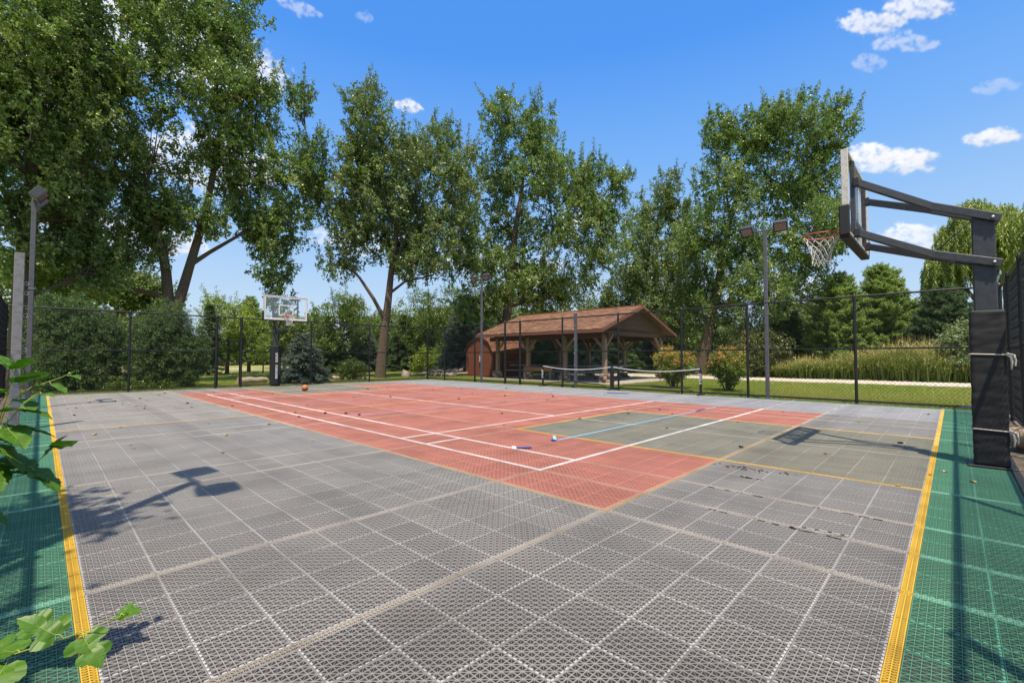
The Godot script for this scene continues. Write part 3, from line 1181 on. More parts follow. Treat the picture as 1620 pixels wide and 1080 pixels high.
func backboard(o: Node3D, z: float, hw: float, y0: float, y1: float) -> void:
	var board := Node3D.new()
	board.name = "backboard"
	o.add_child(board, true)
	var mb := MB.new()
	mb.cbox(Vector3(0, (y0 + y1) / 2, z), Vector3(hw * 2 - 0.06, y1 - y0 - 0.06, 0.012), 0.003)
	obj("pane", mb, M.glass, board)
	mb = MB.new()
	var zc := z + 0.02
	for s: float in [-1.0, 1.0]:
		mb.cbox(Vector3(s * (hw - 0.02), (y0 + y1) / 2, zc), Vector3(0.04, y1 - y0, 0.075), 0.005)
	mb.cbox(Vector3(0, y1 - 0.02, zc), Vector3(hw * 2 - 0.08, 0.04, 0.074), 0.005)
	mb.cbox(Vector3(0, y0 + 0.02, zc), Vector3(hw * 2 - 0.08, 0.04, 0.074), 0.005)
	obj("frame", mb, M.board_edge, board)
	# back stiffeners
	mb = MB.new()
	for s: float in [-1.0, 1.0]:
		mb.cbox(Vector3(s * 0.5, (y0 + y1) / 2, z + 0.05), Vector3(0.06, y1 - y0 - 0.09, 0.05), 0.006)
	mb.cbox(Vector3(0, y0 + 0.25, z + 0.05), Vector3(0.94, 0.05, 0.045), 0.006)
	obj("stiffener", mb, M.steel_dark, board)
	# dark foam along the bottom and up both sides
	mb = MB.new()
	mb.cbox(Vector3(0, y0 - 0.025, z + 0.01), Vector3(hw * 2 + 0.02, 0.06, 0.11), 0.012)
	for s: float in [-1.0, 1.0]:
		mb.cbox(Vector3(s * (hw + 0.008), y0 + 0.17, z + 0.01), Vector3(0.045, 0.38, 0.11), 0.012)
	obj("edge_padding", mb, M.pad, board)
	# painted white outline and target square, thin sheets on the front of the pane
	mb = MB.new()
	var zf := z - 0.009
	for e: Array in [[Vector3(0, y1 - 0.065, zf), Vector3(hw * 2 - 0.1, 0.05, 0.003)], [Vector3(0, y0 + 0.065, zf), Vector3(hw * 2 - 0.1, 0.05, 0.003)], [Vector3(hw - 0.065, (y0 + y1) / 2, zf), Vector3(0.05, y1 - y0 - 0.18, 0.003)], [Vector3(-hw + 0.065, (y0 + y1) / 2, zf), Vector3(0.05, y1 - y0 - 0.18, 0.003)]]:
		mb.box(e[0], e[1])
	for e: Array in [[Vector3(0, 3.5, zf), Vector3(0.61, 0.05, 0.003)], [Vector3(0, 3.095, zf), Vector3(0.61, 0.05, 0.003)], [Vector3(0.28, 3.2975, zf), Vector3(0.05, 0.354, 0.003)], [Vector3(-0.28, 3.2975, zf), Vector3(0.05, 0.354, 0.003)]]:
		mb.box(e[0], e[1])
	obj("white_lines", mb, M.white, board)

func far_hoop() -> void:
	var o := thing("basketball_hoop", "far basketball hoop with clear backboard and black post beside the gate", "basketball hoop", Vector3(7.28, 0, -21.55), PI)
	var mb := MB.new()
	mb.cbox(Vector3(0, 0.01, 0.29), Vector3(0.40, 0.024, 0.40), 0.005)
	obj("base_plate", mb, M.steel_black, o)
	mb = MB.new()
	mb.cbox(Vector3(0, 1.32, 0.29), Vector3(0.17, 2.6, 0.17), 0.012)
	obj("post", mb, M.steel_dark, o)
	mb = MB.new()
	mb.cbox(Vector3(0, 0.92, 0.24), Vector3(0.40, 1.76, 0.30), 0.03)
	var pad := obj("pad", mb, M.pad, o)
	# worn vertical lettering on the pad, too small to read: letter-sized strokes
	rng.seed = 31
	mb = MB.new()
	var y := 1.44
	for k in 13:
		if k == 5:
			y -= 0.1
			continue
		var hh := 0.066
		for s: float in [-1.0, 1.0]:
			if rng.randf() < 0.85: mb.box(Vector3(0.0, y + s * hh * 0.33, 0.083), Vector3(0.085, 0.02, 0.008))
			if rng.randf() < 0.8: mb.box(Vector3(s * 0.034, y, 0.0845), Vector3(0.022, hh * 0.9, 0.008))
		if rng.randf() < 0.5: mb.box(Vector3(0.0, y, 0.0825), Vector3(0.07, 0.018, 0.008))
		y -= 0.088
	obj("lettering", mb, M.white, pad)
	for s: float in [-1.0, 1.0]:
		mb = MB.new()
		mb.bar(Vector3(s * 0.09, 2.35, 0.25), Vector3(s * 0.11, 2.5, -0.1), 0.05, 0.09, 0.008)
		mb.bar(Vector3(s * 0.11, 2.49, -0.08), Vector3(s * 0.5, 2.92, -0.86), 0.05, 0.09, 0.008)
		obj("arm", mb, M.steel_dark, o)
		mb = MB.new()
		mb.bar(Vector3(s * 0.09, 2.6, 0.3), Vector3(s * 0.11, 2.95, -0.1), 0.045, 0.08, 0.008)
		mb.bar(Vector3(s * 0.11, 2.94, -0.08), Vector3(s * 0.55, 3.5, -0.86), 0.045, 0.08, 0.008)
		obj("arm", mb, M.steel_dark, o)
	backboard(o, -0.95, 0.9, 2.86, 3.90)
	rim_and_net(o, -0.965)

func ball() -> void:
	var o := thing("basketball", "orange basketball resting in the far key", "ball", Vector3(7.0, 0.121, -17.75), 0.6)
	var mb := MB.new()
	var prof := []
	for i in 25:
		var a := -PI / 2 + PI * i / 24.0
		prof.append(Vector2(maxf(cos(a), 0.0) * 0.12, sin(a) * 0.12))
	mb.lathe(prof, 36)
	obj("skin", mb, M.ball, o)
	mb = MB.new()
	for k in 4:
		var p := []
		var r := []
		for i in 41:
			var a := TAU * i / 40.0
			var w := Vector3(cos(a), sin(a), 0)
			if k == 1: w = Vector3(0, cos(a), sin(a))
			if k > 1:
				w = Vector3(cos(a) * 0.8, sin(a) * 0.8, (0.6 if k == 2 else -0.6) * (0.55 + 0.45 * cos(2.0 * a))).normalized()
			p.append(w * 0.1198); r.append(0.0016)
		mb.tube(p, r, 4, false)
	obj("seam", mb, M.seam, o)


# ------------------------------------------------------------------ pavilion, shed and things on the lawn
func shingles(o: Node, a: Vector3, b: Vector3, c: Vector3, d: Vector3, rows: int, per_row: int, cols: Array) -> void:
	# a-b along the eave, d-c along the ridge
	var mb := MB.new()
	var nrm := (b - a).cross(d - a).normalized()
	if nrm.y < 0: nrm = -nrm
	for i in rows:
		var t0 := float(i) / rows
		var t1 := minf(1.0, (i + 1.12) / rows)
		var n := per_row
		for k in n + 1:
			var s0 := clampf((k - 0.5 * (i % 2)) / n, 0.0, 1.0)
			var s1 := clampf((k + 1 - 0.5 * (i % 2) - 0.06) / n, 0.0, 1.0)
			if s1 - s0 < 0.001: continue
			mb.col = (cols[rng.randi() % cols.size()] as Color) * rng.randf_range(0.68, 1.2)
			var lo := nrm * (0.022 + rng.randf() * 0.004)
			var hi := nrm * 0.006
			var p0 := a.lerp(d, t0).lerp(b.lerp(c, t0), s0)
			var p1 := a.lerp(d, t0).lerp(b.lerp(c, t0), s1)
			var q0 := a.lerp(d, t1).lerp(b.lerp(c, t1), s0)
			var q1 := a.lerp(d, t1).lerp(b.lerp(c, t1), s1)
			mb.face([p0 + lo, p1 + lo, q1 + hi, q0 + hi], nrm)
			mb.face([p0 + lo, p1 + lo, p1, p0], p0 - q0)
	obj("shingles", mb, M.shingle, o).set_meta("kind", "stuff")

func pavilion() -> void:
	rng.seed = 13
	var o := thing("picnic_pavilion", "open wooden picnic pavilion with brown shingle roof behind the fence", "pavilion", Vector3(22.3, 0, -16.3))
	var ex := 4.0
	var ey := 2.62
	var ry := 4.05
	var hz := 4.45
	var roof := Node3D.new()
	roof.name = "roof"
	o.add_child(roof)
	var cols := [Color(0.34, 0.185, 0.11), Color(0.27, 0.145, 0.09), Color(0.38, 0.21, 0.125), Color(0.30, 0.165, 0.105)]
	for s: float in [-1.0, 1.0]:
		shingles(roof, Vector3(s * ex, ey, -hz), Vector3(s * ex, ey, hz), Vector3(0, ry, hz), Vector3(0, ry, -hz), 32, 30, cols)
		var mb := MB.new()
		var sl := Vector3(-s * ex, ry - ey, 0)
		mb.bar(Vector3(s * ex, ey - 0.05, 0), Vector3(0, ry - 0.05, 0), hz * 2.0, 0.05)
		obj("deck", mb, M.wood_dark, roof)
		mb = MB.new()
		mb.cbox(Vector3(s * (ex + 0.015), ey - 0.10, 0), Vector3(0.035, 0.13, hz * 2 + 0.06), 0.006)
		obj("fascia", mb, M.fascia, roof)
		for e: float in [-1.0, 1.0]:
			mb = MB.new()
			mb.bar(Vector3(s * (ex + 0.02), ey - 0.09, e * (hz + 0.02)), Vector3(0, ry - 0.09, e * (hz + 0.02)), 0.035, 0.14, 0.006)
			obj("barge_board", mb, M.fascia, roof)
	var mbr := MB.new()
	mbr.bar(Vector3(0, ry + 0.012, -hz), Vector3(0, ry + 0.012, hz), 0.22, 0.03, 0.01)
	obj("ridge_cap", mbr, M.fascia, roof)
	# gable boards and trusses
	for e: float in [-1.0, 1.0]:
		for i in 9:
			var y0 := ey + 0.12 + i * 0.135
			var w := ex * (1.0 - (y0 + 0.13 - ey) / (ry - ey)) * 0.97
			if w < 0.12: continue
			var mb := MB.new()
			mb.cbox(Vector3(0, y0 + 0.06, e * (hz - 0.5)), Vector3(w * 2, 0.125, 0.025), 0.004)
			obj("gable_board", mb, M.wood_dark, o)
	var px := [-3.0, 3.0]
	var pz := [3.95, 1.5, -1.1, -3.6]
	for z: float in pz:
		var mb := MB.new()
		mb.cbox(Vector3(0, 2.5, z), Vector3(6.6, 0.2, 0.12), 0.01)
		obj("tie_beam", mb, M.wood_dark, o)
		for x: float in px:
			mb = MB.new()
			mb.cbox(Vector3(x, 1.22, z), Vector3(0.2, 2.44, 0.2), 0.012)
			obj("post", mb, M.wood_post, o)
			mb = MB.new()
			for k in 9:
				var a := TAU * k / 9.0 + z
				var r := rng.randf_range(0.09, 0.14)
				var ctr := Vector3(x + cos(a) * 0.2, 0.09 + 0.15 * (k % 3), z + sin(a) * 0.2)
				mb.cbox(ctr, Vector3(r * 2.0, 0.16, r * 1.7), 0.035, Basis(Vector3.UP, a) * Basis(Vector3.RIGHT, rng.randf_range(-0.2, 0.2)))
			obj("stone_base", mb, M.stone, o)
			for s: float in [-1.0, 1.0]:
				if (z > 3.5 and s > 0) or (z < -3.4 and s < 0): continue
				mb = MB.new()
				mb.bar(Vector3(x, 1.75, z + s * 0.08), Vector3(x, 2.4, z + s * 0.72), 0.1, 0.13, 0.01)
				obj("brace", mb, M.wood_post, o)
			mb = MB.new()
			mb.bar(Vector3(x - signf(x) * 0.08, 1.75, z), Vector3(x - signf(x) * 0.72, 2.42, z), 0.13, 0.1, 0.01)
			obj("brace", mb, M.wood_post, o)
	for x: float in px:
		var mb := MB.new()
		mb.cbox(Vector3(x, 2.36, 0), Vector3(0.14, 0.24, hz * 2 - 0.4), 0.01)
		obj("side_beam", mb, M.wood_dark, o)
	# picnic tables on the floor
	var spots := [[-1.2, 2.6, 0.0, "grey picnic table nearest the open gable of the pavilion"], [-1.2, -0.2, 0.0, "grey picnic table in the middle of the pavilion"], [-1.2, -2.9, 0.0, "grey picnic table at the shed end of the pavilion"], [1.6, 1.4, 0.0, "grey picnic table at the back of the pavilion"]]
	for s: Array in spots:
		picnic_table(Vector3(22.3 + s[0], 0.03, -16.3 + s[1]), s[2], s[3])
	# low plank rail between two front posts
	var r := thing("plank_rail", "low brown plank rail between two front posts of the pavilion", "rail", Vector3(19.3, 0, -16.6))
	var mb2 := MB.new()
	mb2.cbox(Vector3(-0.13, 0.62, 0), Vector3(0.05, 0.24, 2.1), 0.008)
	obj("plank", mb2, M.plank, r)
	for z: float in [-0.85, 0.85]:
		mb2 = MB.new()
		mb2.cbox(Vector3(-0.06, 0.36, z), Vector3(0.08, 0.66, 0.08), 0.008)
		obj("leg", mb2, M.wood_post, r)

func picnic_table(at: Vector3, turn: float, label: String) -> void:
	var o := thing("picnic_table", label, "table", at, turn, "picnic tables in the pavilion")
	for k in 4:
		var mb := MB.new()
		mb.cbox(Vector3(-0.28 + k * 0.19, 0.75, 0), Vector3(0.18, 0.04, 2.2), 0.006)
		obj("top_plank", mb, M.bench_top, o)
	for s: float in [-1.0, 1.0]:
		var mb := MB.new()
		mb.cbox(Vector3(s * 0.68, 0.45, 0), Vector3(0.26, 0.04, 2.2), 0.006)
		obj("seat", mb, M.bench_top, o)
		for z: float in [-0.8, 0.8]:
			mb = MB.new()
			mb.tube([Vector3(s * 0.62, 0.0, z), Vector3(s * 0.3, 0.73, z)], [0.025, 0.025], 6)
			obj("leg", mb, M.steel_dark, o)
	for z: float in [-0.8, 0.8]:
		var mb := MB.new()
		mb.tube([Vector3(-0.78, 0.41, z), Vector3(0.78, 0.41, z)], [0.022, 0.022], 6)
		obj("cross_bar", mb, M.steel_dark, o)

func shed() -> void:
	rng.seed = 17
	var o := thing("garden_shed", "red-brown barn-roofed garden shed beside the pavilion", "shed", Vector3(20.2, -0.03, -22.6), 0.0)
	var w := 1.35
	var dep := 3.4
	var prof := [Vector2(-w, 0.1), Vector2(-w, 1.65), Vector2(-w * 0.72, 2.25), Vector2(0, 2.72), Vector2(w * 0.72, 2.25), Vector2(w, 1.65), Vector2(w, 0.1)]
	# gable walls of vertical boards
	for e in 2:
		var x := 0.0 if e == 0 else dep
		var mb := MB.new()
		var n := 18
		for k in n:
			var z0 := -w + 2.0 * w * k / n
			var z1 := -w + 2.0 * w * (k + 1) / n - 0.012
			var top := func(z: float) -> float:
				for i in 6:
					if z >= prof[i].x and z <= prof[i + 1].x and prof[i + 1].x > prof[i].x:
						return lerpf(prof[i].y, prof[i + 1].y, (z - prof[i].x) / (prof[i + 1].x - prof[i].x))
				return 1.65
			var y0: float = top.call(z0 + 0.002)
			var y1: float = top.call(z1)
			var f := -0.012 if e == 0 else 0.012
			mb.face([Vector3(x + f, 0.1, z0), Vector3(x + f, 0.1, z1), Vector3(x + f, y1, z1), Vector3(x + f, y0, z0)], Vector3(f, 0, 0))
			for zz: Array in [[z0, y0], [z1, y1]]:
				mb.face([Vector3(x + f, 0.1, zz[0]), Vector3(x, 0.1, zz[0]), Vector3(x, zz[1], zz[0]), Vector3(x + f, zz[1], zz[0])], Vector3(0, 0, 1))
		for k in 1:
			mb.quad(Vector3(x, 0.1, -w), Vector3(x, 0.1, w), Vector3(x, 1.65, w), Vector3(x, 1.65, -w))
			mb.quad(Vector3(x, 1.65, -w), Vector3(x, 1.65, w), Vector3(x, 2.25, w * 0.72), Vector3(x, 2.25, -w * 0.72))
			mb.tri(Vector3(x, 2.25, -w * 0.72), Vector3(x, 2.25, w * 0.72), Vector3(x, 2.72, 0))
		obj("gable_wall", mb, M.siding, o)
	for s: float in [-1.0, 1.0]:
		var mb := MB.new()
		for k in 20:
			var x0 := dep * k / 20.0
			mb.box(Vector3(x0 + 0.08, 0.875, s * w), Vector3(0.158, 1.55, 0.024))
		mb.box(Vector3(dep / 2, 0.875, s * (w - 0.012)), Vector3(dep, 1.55, 0.012))
		obj("side_wall", mb, M.siding, o)
	var roof := Node3D.new()
	roof.name = "roof"
	o.add_child(roof)
	var cols := [Color(0.25, 0.11, 0.065), Color(0.2, 0.09, 0.055), Color(0.28, 0.13, 0.08)]
	for s: float in [-1.0, 1.0]:
		var k := 0.12
		shingles(roof, Vector3(-k, 1.6, s * (w + 0.06)), Vector3(dep + k, 1.6, s * (w + 0.06)), Vector3(dep + k, 2.27, s * (w * 0.72 + 0.03)), Vector3(-k, 2.27, s * (w * 0.72 + 0.03)), 6, 12, cols)
		shingles(roof, Vector3(-k, 2.27, s * (w * 0.72 + 0.05)), Vector3(dep + k, 2.27, s * (w * 0.72 + 0.05)), Vector3(dep + k, 2.78, 0), Vector3(-k, 2.78, 0), 9, 12, cols)
		var mb := MB.new()
		mb.bar(Vector3(-0.06, 1.58, s * (w + 0.04)), Vector3(-0.06, 2.25, s * (w * 0.72 + 0.02)), 0.1, 0.03)
		mb.bar(Vector3(-0.06, 2.25, s * (w * 0.72 + 0.02)), Vector3(-0.06, 2.75, 0), 0.1, 0.03)
		obj("roof_trim", mb, M.wood_dark, roof)
	var mb2 := MB.new()
	mb2.cbox(Vector3(dep / 2, 0.05, 0), Vector3(dep, 0.1, 2 * w - 0.05), 0.01)
	obj("floor_frame", mb2, M.wood_dark, o)
	var b := thing("utility_box", "small grey electrical box on the front of the garden shed", "electrical box", Vector3(20.13, 0.95, -22.35))
	mb2 = MB.new()
	mb2.cbox(Vector3(0, 0.2, 0), Vector3(0.1, 0.42, 0.26), 0.012)
	obj("case", mb2, M.grey_box, b)
	mb2 = MB.new()
	mb2.cbox(Vector3(-0.054, 0.21, 0), Vector3(0.012, 0.36, 0.21), 0.004)
	obj("door", mb2, M.grey_box, b)
	mb2 = MB.new()
	mb2.tube([Vector3(0.01, 0, 0.05), Vector3(0.01, -0.95, 0.05)], [0.02, 0.02], 6)
	obj("conduit", mb2, M.grey_box, b)

func wobbly(r: float, sd: int, flat := 0.75) -> MB:
	var f := FastNoiseLite.new()
	f.frequency = 0.9
	f.seed = sd
	var mb := MB.new()
	var pt := func(i: int, j: int) -> Vector3:
		var a := TAU * (j % 12) / 12.0
		var e := -PI / 2 + PI * i / 8.0
		var d := Vector3(cos(e) * cos(a), sin(e) * flat, cos(e) * sin(a))
		return d * r * (1.0 + 0.4 * f.get_noise_3dv(d * 1.5))
	for i in 8:
		for j in 12:
			var p0: Vector3 = pt.call(i, j)
			if i == 0:
				mb.face([p0, pt.call(1, j), pt.call(1, j + 1)], pt.call(1, j))
			elif i == 7:
				mb.face([p0, pt.call(7, j + 1), pt.call(8, j)], p0)
			else:
				mb.face([p0, pt.call(i, j + 1), pt.call(i + 1, j + 1), pt.call(i + 1, j)], p0)
	return mb

func log_thing(called: String, a: Vector3, b: Vector3, r: float, label: String, group := "") -> void:
	var o := thing(called, label, "log", a, 0.0, group)
	var d := b - a
	var mb := MB.new()
	var p := []
	var rr := []
	for i in 6:
		p.append(d * i / 5.0 + Vector3(rng.randf_range(-1, 1), rng.randf_range(-1, 1), rng.randf_range(-1, 1)) * r * 0.18)
		rr.append(r * rng.randf_range(0.85, 1.05) * (1.0 - 0.25 * i / 5.0))
	mb.tube(p, rr, 10, false)
	obj("bark", mb, M.log_bark, o)
	for e in 2:
		mb = MB.new()
		var i := 0 if e == 0 else 5
		var dir := d.normalized() * (-1.0 if e == 0 else 1.0)
		mb.tube([p[i] - dir * 0.02, p[i] + dir * 0.006], [rr[i] * 0.97, rr[i] * 0.9], 10)
		obj("cut_end", mb, M.log_end, o)

func yard_things() -> void:
	rng.seed = 23
	log_thing("log", Vector3(18.9, 0.25, -25.2), Vector3(19.6, 0.45, -23.6), 0.09, "long pale bare log on top of the brush pile", "logs of the brush pile")
	log_thing("log", Vector3(18.0, 0.14, -24.9), Vector3(19.9, 0.2, -23.4), 0.11, "long low log along the front of the brush pile", "logs of the brush pile")
	log_thing("log", Vector3(18.6, 0.1, -23.9), Vector3(18.9, 0.12, -23.6), 0.16, "short thick cut log in front of the brush pile", "logs of the brush pile")
	log_thing("log", Vector3(19.1, 0.12, -24.0), Vector3(19.5, 0.12, -23.9), 0.17, "short cut log against the garden shed corner", "logs of the brush pile")
	log_thing("log", Vector3(16.9, 0.15, -25.6), Vector3(19.2, 0.4, -24.6), 0.07, "thin leaning log at the left of the brush pile", "logs of the brush pile")
	log_thing("tree_stump", Vector3(16.3, -0.1, -25.3), Vector3(16.33, 0.42, -25.3), 0.3, "grey-brown cut stump near the brush pile")
	log_thing("log", Vector3(6.6, 0.15, -24.6), Vector3(7.9, 0.15, -24.9), 0.2, "thick brown log lying on the lawn beyond the far gate")
	log_thing("log", Vector3(11.2, 0.1, -24.6), Vector3(11.9, 0.12, -24.9), 0.17, "short log with a pale cut end beside the green shrub")
	for k in 5:
		var pos: Vector3 = [Vector3(9.9, 0.08, -24.2), Vector3(10.25, 0.1, -24.5), Vector3(9.3, 0.07, -24.1), Vector3(12.7, 0.08, -24.6), Vector3(13.3, 0.05, -24.8)][k]
		var lab: String = ["tan boulder at the right foot of the blue spruce", "larger tan boulder right of the blue spruce", "small stone under the blue spruce", "brown stone right of the green shrub", "small flat stone left of the big leaning trunk"][k]
		tag(obj("boulder", wobbly([0.2, 0.28, 0.15, 0.2, 0.14][k], 40 + k), M.stone, null, Transform3D(Basis(Vector3.UP, k * 1.3), pos)), lab, "boulder", "boulders along the far fence")
	# brush pile: thin sticks
	var o := thing("brush_pile", "heap of thin grey sticks beside the garden shed", "brush pile", Vector3(18.9, 0, -24.4))
	for k in 46:
		var mb := MB.new()
		var a := rng.randf() * TAU
		var c := Vector3(rng.randf_range(-1.1, 0.8), rng.randf_range(0.05, 0.45), rng.randf_range(-0.8, 0.8))
		var l := rng.randf_range(0.4, 1.3)
		var d := Vector3(cos(a), rng.randf_range(-0.1, 0.55), sin(a)) * l
		mb.tube([c - d * 0.5, c + Vector3(0, 0.05, 0), c + d * 0.5], [0.018, 0.014, 0.006], 5)
		obj("stick", mb, M.bark_pale, o)
	# hammock slung between two trees
	var h := thing("hammock", "pale cloth hammock hanging between trees beyond the far gate", "hammock", Vector3(10.6, 0, -41.5), -0.2)
	var mb := MB.new()
	for i in 14:
		for j in 5:
			var pt := func(u: float, v: float) -> Vector3:
				var x := -1.2 + 2.4 * u
				return Vector3(x, 0.62 + 0.34 * pow(absf(u * 2.0 - 1.0), 2.0) + 0.12 * pow(absf(v * 2.0 - 1.0), 2.0), (v - 0.5) * 0.9 * (1.0 - 0.7 * pow(absf(u * 2.0 - 1.0), 3.0)))
			mb.quad(pt.call(i / 14.0, j / 5.0), pt.call(i / 14.0, (j + 1) / 5.0), pt.call((i + 1) / 14.0, (j + 1) / 5.0), pt.call((i + 1) / 14.0, j / 5.0))
	obj("cloth", mb, M.cloth, h)
	for s: float in [-1.0, 1.0]:
		for v: float in [-0.3, 0.0, 0.3]:
			mb = MB.new()
			mb.tube([Vector3(s * 1.2, 0.97, v * 0.4), Vector3(s * 2.2, 1.5, 0)], [0.012, 0.012], 4)
			obj("cord", mb, M.cloth, h)
		mb = MB.new()
		mb.tube([Vector3(s * 2.22, -0.1, 0), Vector3(s * 2.24, 1.7, 0)], [0.06, 0.05], 8)
		obj("stake", mb, M.wood_dark, h)


# ------------------------------------------------------------------ small things on the court
func leaf_outline_dry(sd: int) -> MB:
	rng.seed = sd
	var mb := MB.new()
	var c: Color = [Color(0.24, 0.13, 0.045), Color(0.34, 0.2, 0.07), Color(0.10, 0.055, 0.03), Color(0.42, 0.30, 0.13), Color(0.05, 0.035, 0.025)][sd % 5]
	mb.col = c
	var n := 12
	var curl := rng.randf_range(0.3, 1.1)
	var pts := []
	for i in n:
		var a := TAU * i / n
		var r := (0.5 + 0.12 * rng.randf_range(-1, 1)) * (1.0 + 0.35 * cos(a))
		pts.append(Vector3(cos(a) * r, absf(sin(a)) * r * curl * 0.7 + 0.1 * rng.randf(), sin(a) * r * 0.75))
	for i in n:
		mb.tri(Vector3(0.1, 0.02, 0), pts[i], pts[(i + 1) % n])
	mb.tube([Vector3(-0.45, 0.06, 0), Vector3(-0.95, 0.14, 0.1)], [0.025, 0.015], 4)
	return mb

func litter() -> void:
	var meshes := []
	for k in 5: meshes.append(leaf_outline_dry(k).mesh(M.dry))
	rng.seed = 91
	# the ones that can be told apart
	var named := [
		[6.02, -0.43, 0.06, 1, "curled brown leaf on the yellow baseline at the right"], [6.7, 0.12, 0.055, 3, "orange-tan leaf on the right green strip nearest the camera"], [7.1, -0.1, 0.05, 3, "pale curled leaf just right of the yellow baseline in front of the padded post"],
		[6.8, -0.22, 0.035, 3, "pale scrap of leaf lying on the yellow baseline"], [7.3, -1.25, 0.06, 0, "long brown leaf in the near key below the backboard's shadow"], [6.95, -2.2, 0.05, 1, "brown leaf in the near key beside the beige line"], [6.1, -6.1, 0.06, 1, "yellow-brown leaf at the corner of the near key"],
		[7.9, -3.75, 0.06, 2, "dark curled leaf in the middle of the near key"]]
	for q: Array in named:
		var o := put("fallen_leaf", meshes[q[3]], null, Transform3D(Basis(Vector3.UP, rng.randf() * TAU).scaled(Vector3.ONE * q[2]), Vector3(q[0], 0.002, q[1])))
		tag(o, q[4], "leaf", "fallen leaves told apart")
	var kinds := [["dry brown leaf lying on the red tiles", RED], ["dry brown leaf lying on the grey tiles", GREY], ["dry brown leaf lying on the grey-green key", KEY]]
	for k in 95:
		var x := 0.0
		var z := 0.0
		if k < 30:
			x = rng.randf_range(0.4, 3.2); z = -rng.randf_range(4.0, 20.5)
		elif k < 70:
			x = rng.randf_range(3.5, 12.4); z = -rng.randf_range(2.5, 19.6)
		else:
			x = rng.randf_range(3.0, 15.1); z = -rng.randf_range(0.4, 20.8)
		var c := tile_color(x, z)
		var m := rng.randi() % 5
		var o := put("fallen_leaf", meshes[m], null, Transform3D(Basis(Vector3.UP, rng.randf() * TAU).scaled(Vector3.ONE * rng.randf_range(0.035, 0.085)), Vector3(x, 0.002, z)))
		for q: Array in kinds:
			if c == q[1] or (q[1] == GREY and (c == PALE_GREY or c == SANDY_GREY)): tag(o, q[0], "leaf", "leaves scattered on the " + ("red tiles" if c == RED else "key" if c == KEY else "grey tiles"))
	# dark leaf litter caught in the tiles
	var heaps := [[5.7, -1.8, 0.3, 60, "dark heap of rotten leaf litter beside the near key line"], [5.3, -1.62, 0.16, 14, "small dark leaf litter on the camera side of the heap by the key line"], [5.75, -1.35, 0.14, 10, "thin dark litter streak right of the heap by the key line"]]
	for q: Array in heaps:
		var o := thing("leaf_litter", q[4], "leaf litter", Vector3(q[0], 0, q[1]))
		var mb := MB.new()
		for k in int(q[3]):
			mb.col = Color(0.02, 0.015, 0.012) if rng.randf() < 0.8 else Color(0.25, 0.13, 0.04)
			var p := Vector3(rng.randfn() * q[2] * 0.16, 0.002, rng.randfn() * q[2] * 0.45)
			var a := rng.randf() * TAU
			var s := rng.randf_range(0.008, 0.032)
			var d := Vector3(cos(a), rng.randf_range(-0.1, 0.3), sin(a)) * s
			var e := Vector3(-sin(a), rng.randf_range(0.0, 0.6), cos(a)) * s * 0.5
			mb.quad(p - d, p + e, p + d, p - e)
		obj("scraps", mb, M.dry, o).set_meta("kind", "stuff")
	# broken seam: dirt-filled gaps and a torn curl of tile edge
	for s: Array in [[xs[3] - 0.002, -0.28, -1.75, "dark gaps along the tile seam nearer the key on the grey tiles"], [xs[2] - 0.002, -0.6, -1.5, "dark gaps along the tile seam beside the torn edge"]]:
		var o := thing("broken_seam", s[3], "gap", Vector3(s[0], 0, s[1]))
		var mb := MB.new()
		var x := 0.0
		while x < s[1] - s[2]:
			var l := rng.randf_range(0.02, 0.10)
			mb.col = Color(0.015, 0.013, 0.012) if rng.randf() < 0.7 else Color(0.3, 0.26, 0.2)
			mb.cbox(Vector3(rng.randf_range(-0.004, 0.004), 0.0, -x - l / 2), Vector3(rng.randf_range(0.006, 0.013), 0.006, l), 0.0015)
			x += l + rng.randf_range(0.015, 0.09)
		obj("dirt", mb, M.dry, o)
	var t := thing("torn_tile_edge", "torn curled strip of tile edge lifted from the grey tiles", "tile edge", Vector3(3.97, 0, -0.92), -PI / 2 + 0.25)
	var mb3 := MB.new()
	var p3 := []
	for i in 15:
		var u := float(i) / 14.0
		p3.append(Vector3(u * 0.36, 0.006 + 0.02 * sin(u * PI) + rng.randf() * 0.006, 0.035 * sin(u * 3.0)))
	for i in 14:
		mb3.col = Color(0.36, 0.34, 0.3) if i % 3 else Color(0.04, 0.035, 0.03)
		mb3.bar(p3[i], p3[i + 1], 0.012, 0.005)
	obj("strip", mb3, M.dry, t)
	# paint things
	var b := thing("putty_knife", "white-bladed scraper with a dark blue handle on the red tiles", "scraper", Vector3(4.66, 0.003, -4.46), -0.72)
	var mb := MB.new()
	mb.cbox(Vector3(0.13, 0.016, 0), Vector3(0.22, 0.022, 0.028), 0.008)
	obj("handle", mb, M.blue_dark, b)
	mb = MB.new()
	mb.cbox(Vector3(-0.01, 0.012, -0.01), Vector3(0.06, 0.02, 0.15), 0.004)
	obj("blade", mb, M.white, b)
	tag(tape(Vector3(5.6, 0.0045, -4.44), Vector3(12.15, 0.0045, -4.44), 0.036, M.blue_tape, "tape_line"), "light blue tape line across the near key", "tape")
	var r := thing("tape_roll", "crumpled blue tape at the end of the light blue line", "tape", Vector3(5.52, 0.0, -4.46), 0.5)
	mb = MB.new()
	mb.lathe([Vector2(0.025, 0.0), Vector2(0.036, 0.0), Vector2(0.036, 0.018), Vector2(0.025, 0.018), Vector2(0.025, 0.0)], 16)
	obj("roll", mb, M.blue_dark, r)
	mb = MB.new()
	mb.bar(Vector3(0.04, 0.01, 0.02), Vector3(0.16, 0.05, -0.02), 0.045, 0.004)
	obj("loose_end", mb, M.blue_tape, r)
